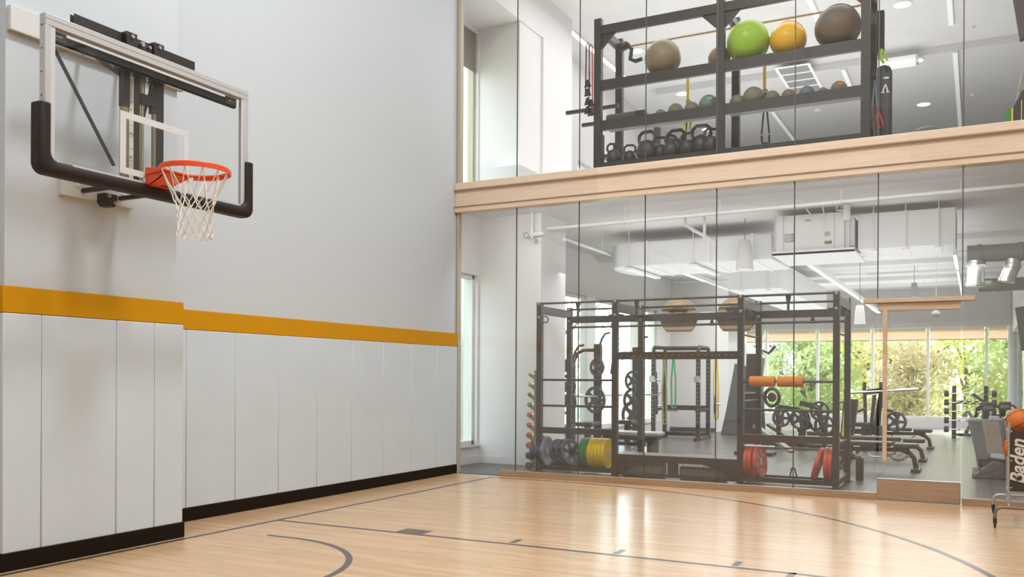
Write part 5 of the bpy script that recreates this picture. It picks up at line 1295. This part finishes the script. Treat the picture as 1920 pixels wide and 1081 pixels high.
# half ball and kit bag along the glass
c = pY(1737, 248, 12.1)
t = thing('balance_dome', 'dark half-ball balance trainer just showing above the timber ledge', 'balance trainer', (c.x, 12.1, Z2))
MB().lathe([(.30, 0), (.32, .02), (.32, .045), (.29, .05)], (c.x, 12.1, Z2), (0, 0, 1), 30).build('base', M_black, t)
hz = pY(1737, 238, 12.1).z - Z2 - .05
MB().lathe([(.29, 0), (.27, hz * .45), (.2, hz * .8), (.1, hz * .96), (.005, hz)], (c.x, 12.1, Z2 + .05), (0, 0, 1), 30).build('dome', M_gpanel, t)
Y = 11.5; a = pY(1876, 236, Y)
t = thing('kit_bag', 'green and black kit bag with sticks poking out by the timber ledge', 'bag', (a.x + .2, Y, Z2))
MB().prism([(0, 0), (.03, .24), (.08, .34), (.16, .34), (.16, 0)], (a.x, Y, Z2), (1, 0, 0), (0, 0, 1), (0, .2, 0)).build('pocket', M_greenbag, t, .015)
z0 = pY(1884, 236, Y).z
MB().prism([(.10, 0), (.12, .34), (.2, .52), (.5, .58), (.6, 0)], (a.x, Y - .01, Z2), (1, 0, 0), (0, 0, 1), (0, .24, 0)).build('body', M_blk2, t, .03)
MB().box(a.x + .105, a.x + .125, Y - .016, Y - .008, Z2, Z2 + .32).box(a.x + .2, a.x + .21, Y - .016, Y - .008, Z2, Z2 + .4).build('piping', M_strap, t)
for k in range(3): MB().tube([(a.x + .16 + k * .07, Y + .1, Z2 + .4), (a.x + .22 + k * .09, Y + .1, Z2 + .74 + .05 * k)], .014, 8).build('stick', M_machl, t)
# second rig glimpsed past the pier
t = thing('storage_rack', 'dark rack of equipment glimpsed past the end of the upper pier', 'storage rack', (-5.9, 16.2, Z2))
for x in (-6.3, -5.2):
    for y in (15.6, 16.4): MB().box(x - .05, x + .05, y - .05, y + .05, Z2, 5.9).build('post', M_rig, t)
for z in (4.5, 5.0, 5.5): MB().box(-6.3, -5.2, 15.6, 16.4, z - .03, z + .03).build('shelf', M_rig, t)
MB().box(-6.2, -5.3, 15.7, 16.3, 4.55, 4.85).build('stored_box', M_blk2, t)

# upper lights and ceiling devices
gD = 'round downlights in the upper ceiling'
def downlight(px_, py_, zc, label, r=.10):
    c = pZ(px_, py_, zc); t = thing('downlight', label, 'downlight', c, gD)
    MB().lathe([(r * 1.25, 0), (r * 1.25, -.008), (r, -.012), (r, -.002)], c, (0, 0, 1), 24).build('trim_ring', M_fix, t)
    MB().lathe([(r, -.004), (r, -.008)], c, (0, 0, 1), 24).build('lens', M_ledc, t)
    return t
zc = Z3
for x_, y_, zc_, lb in ((1193, 95, Z3, 'round lit downlight beside the brown ball of the upper rig'), (1280, 175, 7.36, 'round lit downlight seen below the top tray near the pier'), (1327, 242, 7.36, 'round lit downlight seen under the middle tray'),
                        (1692, 8, Z3, 'round lit downlight just behind the glass past the upper rig'), (1717, 113, 7.36, 'round lit downlight below the white ceiling box'), (1732, 195, 7.36, 'round lit downlight lowest above the balance dome')):
    downlight(x_, y_, zc_, lb, .13)
def ulinear(label, pa, pb, lit, zc):
    a, b = pZ(*pa, zc), pZ(*pb, zc); x = (a.x + b.x) / 2
    t = thing('linear_light', label, 'linear light', (x, a.y, zc), 'linear ceiling lights')
    MB().box(x - .045, x + .045, a.y, b.y, zc - .03, zc).build('housing', M_fix, t)
    MB().box(x - .038, x + .038, a.y + .01, b.y - .01, zc - .036, zc - .03).build('diffuser', M_led if lit else M_faintglow, t)
ulinear('long lit linear light running back beside the upper pier', (1030, 20), (1170, 143), True, Z3)
ulinear('short lit linear light above the taupe ball', (1515, -8), (1537, 40), True, Z3)
ulinear('unlit linear strip in the upper ceiling behind the glass joint', (1777, -8), (1786, 44), False, Z3)
ulinear('long unlit linear strip above the timber ledge near the dome', (1788, 96), (1803, 245), False, 7.36)
ulinear('unlit linear strip seen between the trays', (1577, 128), (1598, 160), False, 7.36)
ulinear('unlit linear strip seen below the middle tray', (1446, 208), (1492, 262), False, 7.36)
a, b, c, d = pZ(1455, 128, 7.36), pZ(1512, 118, 7.36), pZ(1545, 168, 7.36), pZ(1487, 175, 7.36)
t = thing('ceiling_vent', 'grey slotted return air vent in white grid seen between the trays', 'ceiling vent', a)
x0, x1, y0, y1 = (a.x + d.x) / 2, (b.x + c.x) / 2, a.y, c.y
MB().box(x0, x1, y0, y1, 7.352, 7.36).build('grille', M_vent, t)
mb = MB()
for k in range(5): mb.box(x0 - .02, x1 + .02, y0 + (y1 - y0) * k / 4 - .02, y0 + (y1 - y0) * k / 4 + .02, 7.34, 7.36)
mb.box(x0 - .03, x0 + .02, y0, y1, 7.34, 7.36).box(x1 - .02, x1 + .03, y0, y1, 7.34, 7.36); mb.build('frame', M_faintglow, t)  # frame is no lamp, its faint glow is painted in
a, b = pY(1660, 100, 18.2), pY(1719, 92, 18.2)
t = thing('projector_screen_case', 'long white box fixed along the edge of the upper dropped ceiling', 'screen case', a)
zz = a.z
MB().box(a.x - .3, b.x, 17.95, 18.19, 7.18, 7.33).build('case', M_faintglow, t, .01); MB().box(b.x, b.x + .04, 18.03, 18.2, 7.2, 7.35).build('end_cap', M_galv, t)  # case brightened by a painted glow, not a light source
for k, (x_, y_) in enumerate(((1823, 50), (1824, 177))):
    c = pZ(x_, y_, Z3 if k == 0 else 7.36)
    o = MB().lathe([(.06, 0), (.06, -.015), (.035, -.02), (.03, -.045), (.01, -.05)], c, (0, 0, 1), 14).build('smoke_detector', M_fix)
    tag(o, ['small white ceiling sprinkler beside the hanging television', 'small white ceiling sprinkler farther back beyond the glass joint'][k], 'sprinkler', 'ceiling sprinklers')
c = pZ(1534, 205, 7.36)
o = MB().lathe([(.09, 0), (.09, -.03), (.06, -.05), (.02, -.055)], c, (0, 0, 1), 16).build('ceiling_sensor', M_fix); tag(o, 'white round smoke sensor seen below the middle tray', 'sensor')

# ================================================================ LIGHT
W = bpy.data.worlds.new('sky'); SC.world = W; W.use_nodes = True; nt = W.node_tree
bg = nt.nodes['Background']; sky = nt.nodes.new('ShaderNodeTexSky'); sky.sky_type = 'NISHITA'; sky.sun_disc = False
sky.sun_elevation = R(48); sky.sun_rotation = R(20); sky.air_density = 1.2; sky.dust_density = 2.5
mixn = nt.nodes.new('ShaderNodeMix'); mixn.data_type = 'RGBA'; mixn.inputs['Factor'].default_value = .55; mixn.inputs[7].default_value = (4, 4, 4, 1)
nt.links.new(sky.outputs[0], mixn.inputs[6]); nt.links.new(mixn.outputs[2], bg.inputs['Color']); bg.inputs['Strength'].default_value = 2.0

def area(name, loc, sx, sy, power, col=(1, 1, 1), rot=(0, 0, 0)):
    l = bpy.data.lights.new(name, 'AREA'); l.shape = 'RECTANGLE'; l.size = sx; l.size_y = sy; l.energy = power; l.color = col
    o = bpy.data.objects.new(name, l); COL.objects.link(o); o.location = loc; o.rotation_euler = rot
    return o
s = bpy.data.lights.new('sun', 'SUN'); s.energy = 11.5; s.angle = R(1.5); s.color = (1, .96, .88)
so = bpy.data.objects.new('sun', s); COL.objects.link(so)
so.rotation_euler = Vector((-.2, -.77, -.62)).to_track_quat('-Z', 'Y').to_euler()
area('court_fill_panel', (2.8, 2.4, 8.5), 18, 16, 1120, (.935, .985, 1))  # unseen ceiling-wide panel added for soft fill and even glass reflections
area('court_shadow_helper', (-2.6, 5.2, 8.45), .8, .8, 300, (.96, .99, 1))  # unseen small lamp added to cast directional shadows around the hoop
area('gym_down_fill', (-3.0, 19.3, 3.0), 6.4, 13, 570, (.965, .98, 1))  # added fill panel hanging below the ducts, no such fixture there
area('gym_up_fill', (-3.0, 19.5, 2.95), 5.4, 13, 280, (.965, .98, 1), (PI, 0, 0))  # added upward fill to brighten the lower ceiling and ducts
area('gym_front_fill', (-3.0, 10.95, 3.5), 6.4, .4, 75, (.965, .98, 1), (R(50), 0, 0))  # added fill just behind the glass, brightens the pier front
area('upper_down_fill', (-3.0, 14.6, 7.3), 5.6, 6.2, 210, (.98, .985, 1))  # hidden fill added under the upper ceiling, besides the modelled fixtures
area('upper_up_fill', (-3.3, 15.4, 4.6), 6.6, 9, 165, (.98, .985, 1), (PI, 0, 0))  # added upward fill to lift the upper ceiling and soffit
SC.view_settings.view_transform = 'Standard'
SC.view_settings.look = 'None'
SC.view_settings.exposure = 0
SC.cycles.max_bounces = 8; SC.cycles.transparent_max_bounces = 16; SC.cycles.diffuse_bounces = 4; SC.cycles.glossy_bounces = 4
SC.cycles.caustics_reflective = False; SC.cycles.caustics_refractive = False; SC.cycles.sample_clamp_indirect = 4
SC.cycles.use_denoising = True
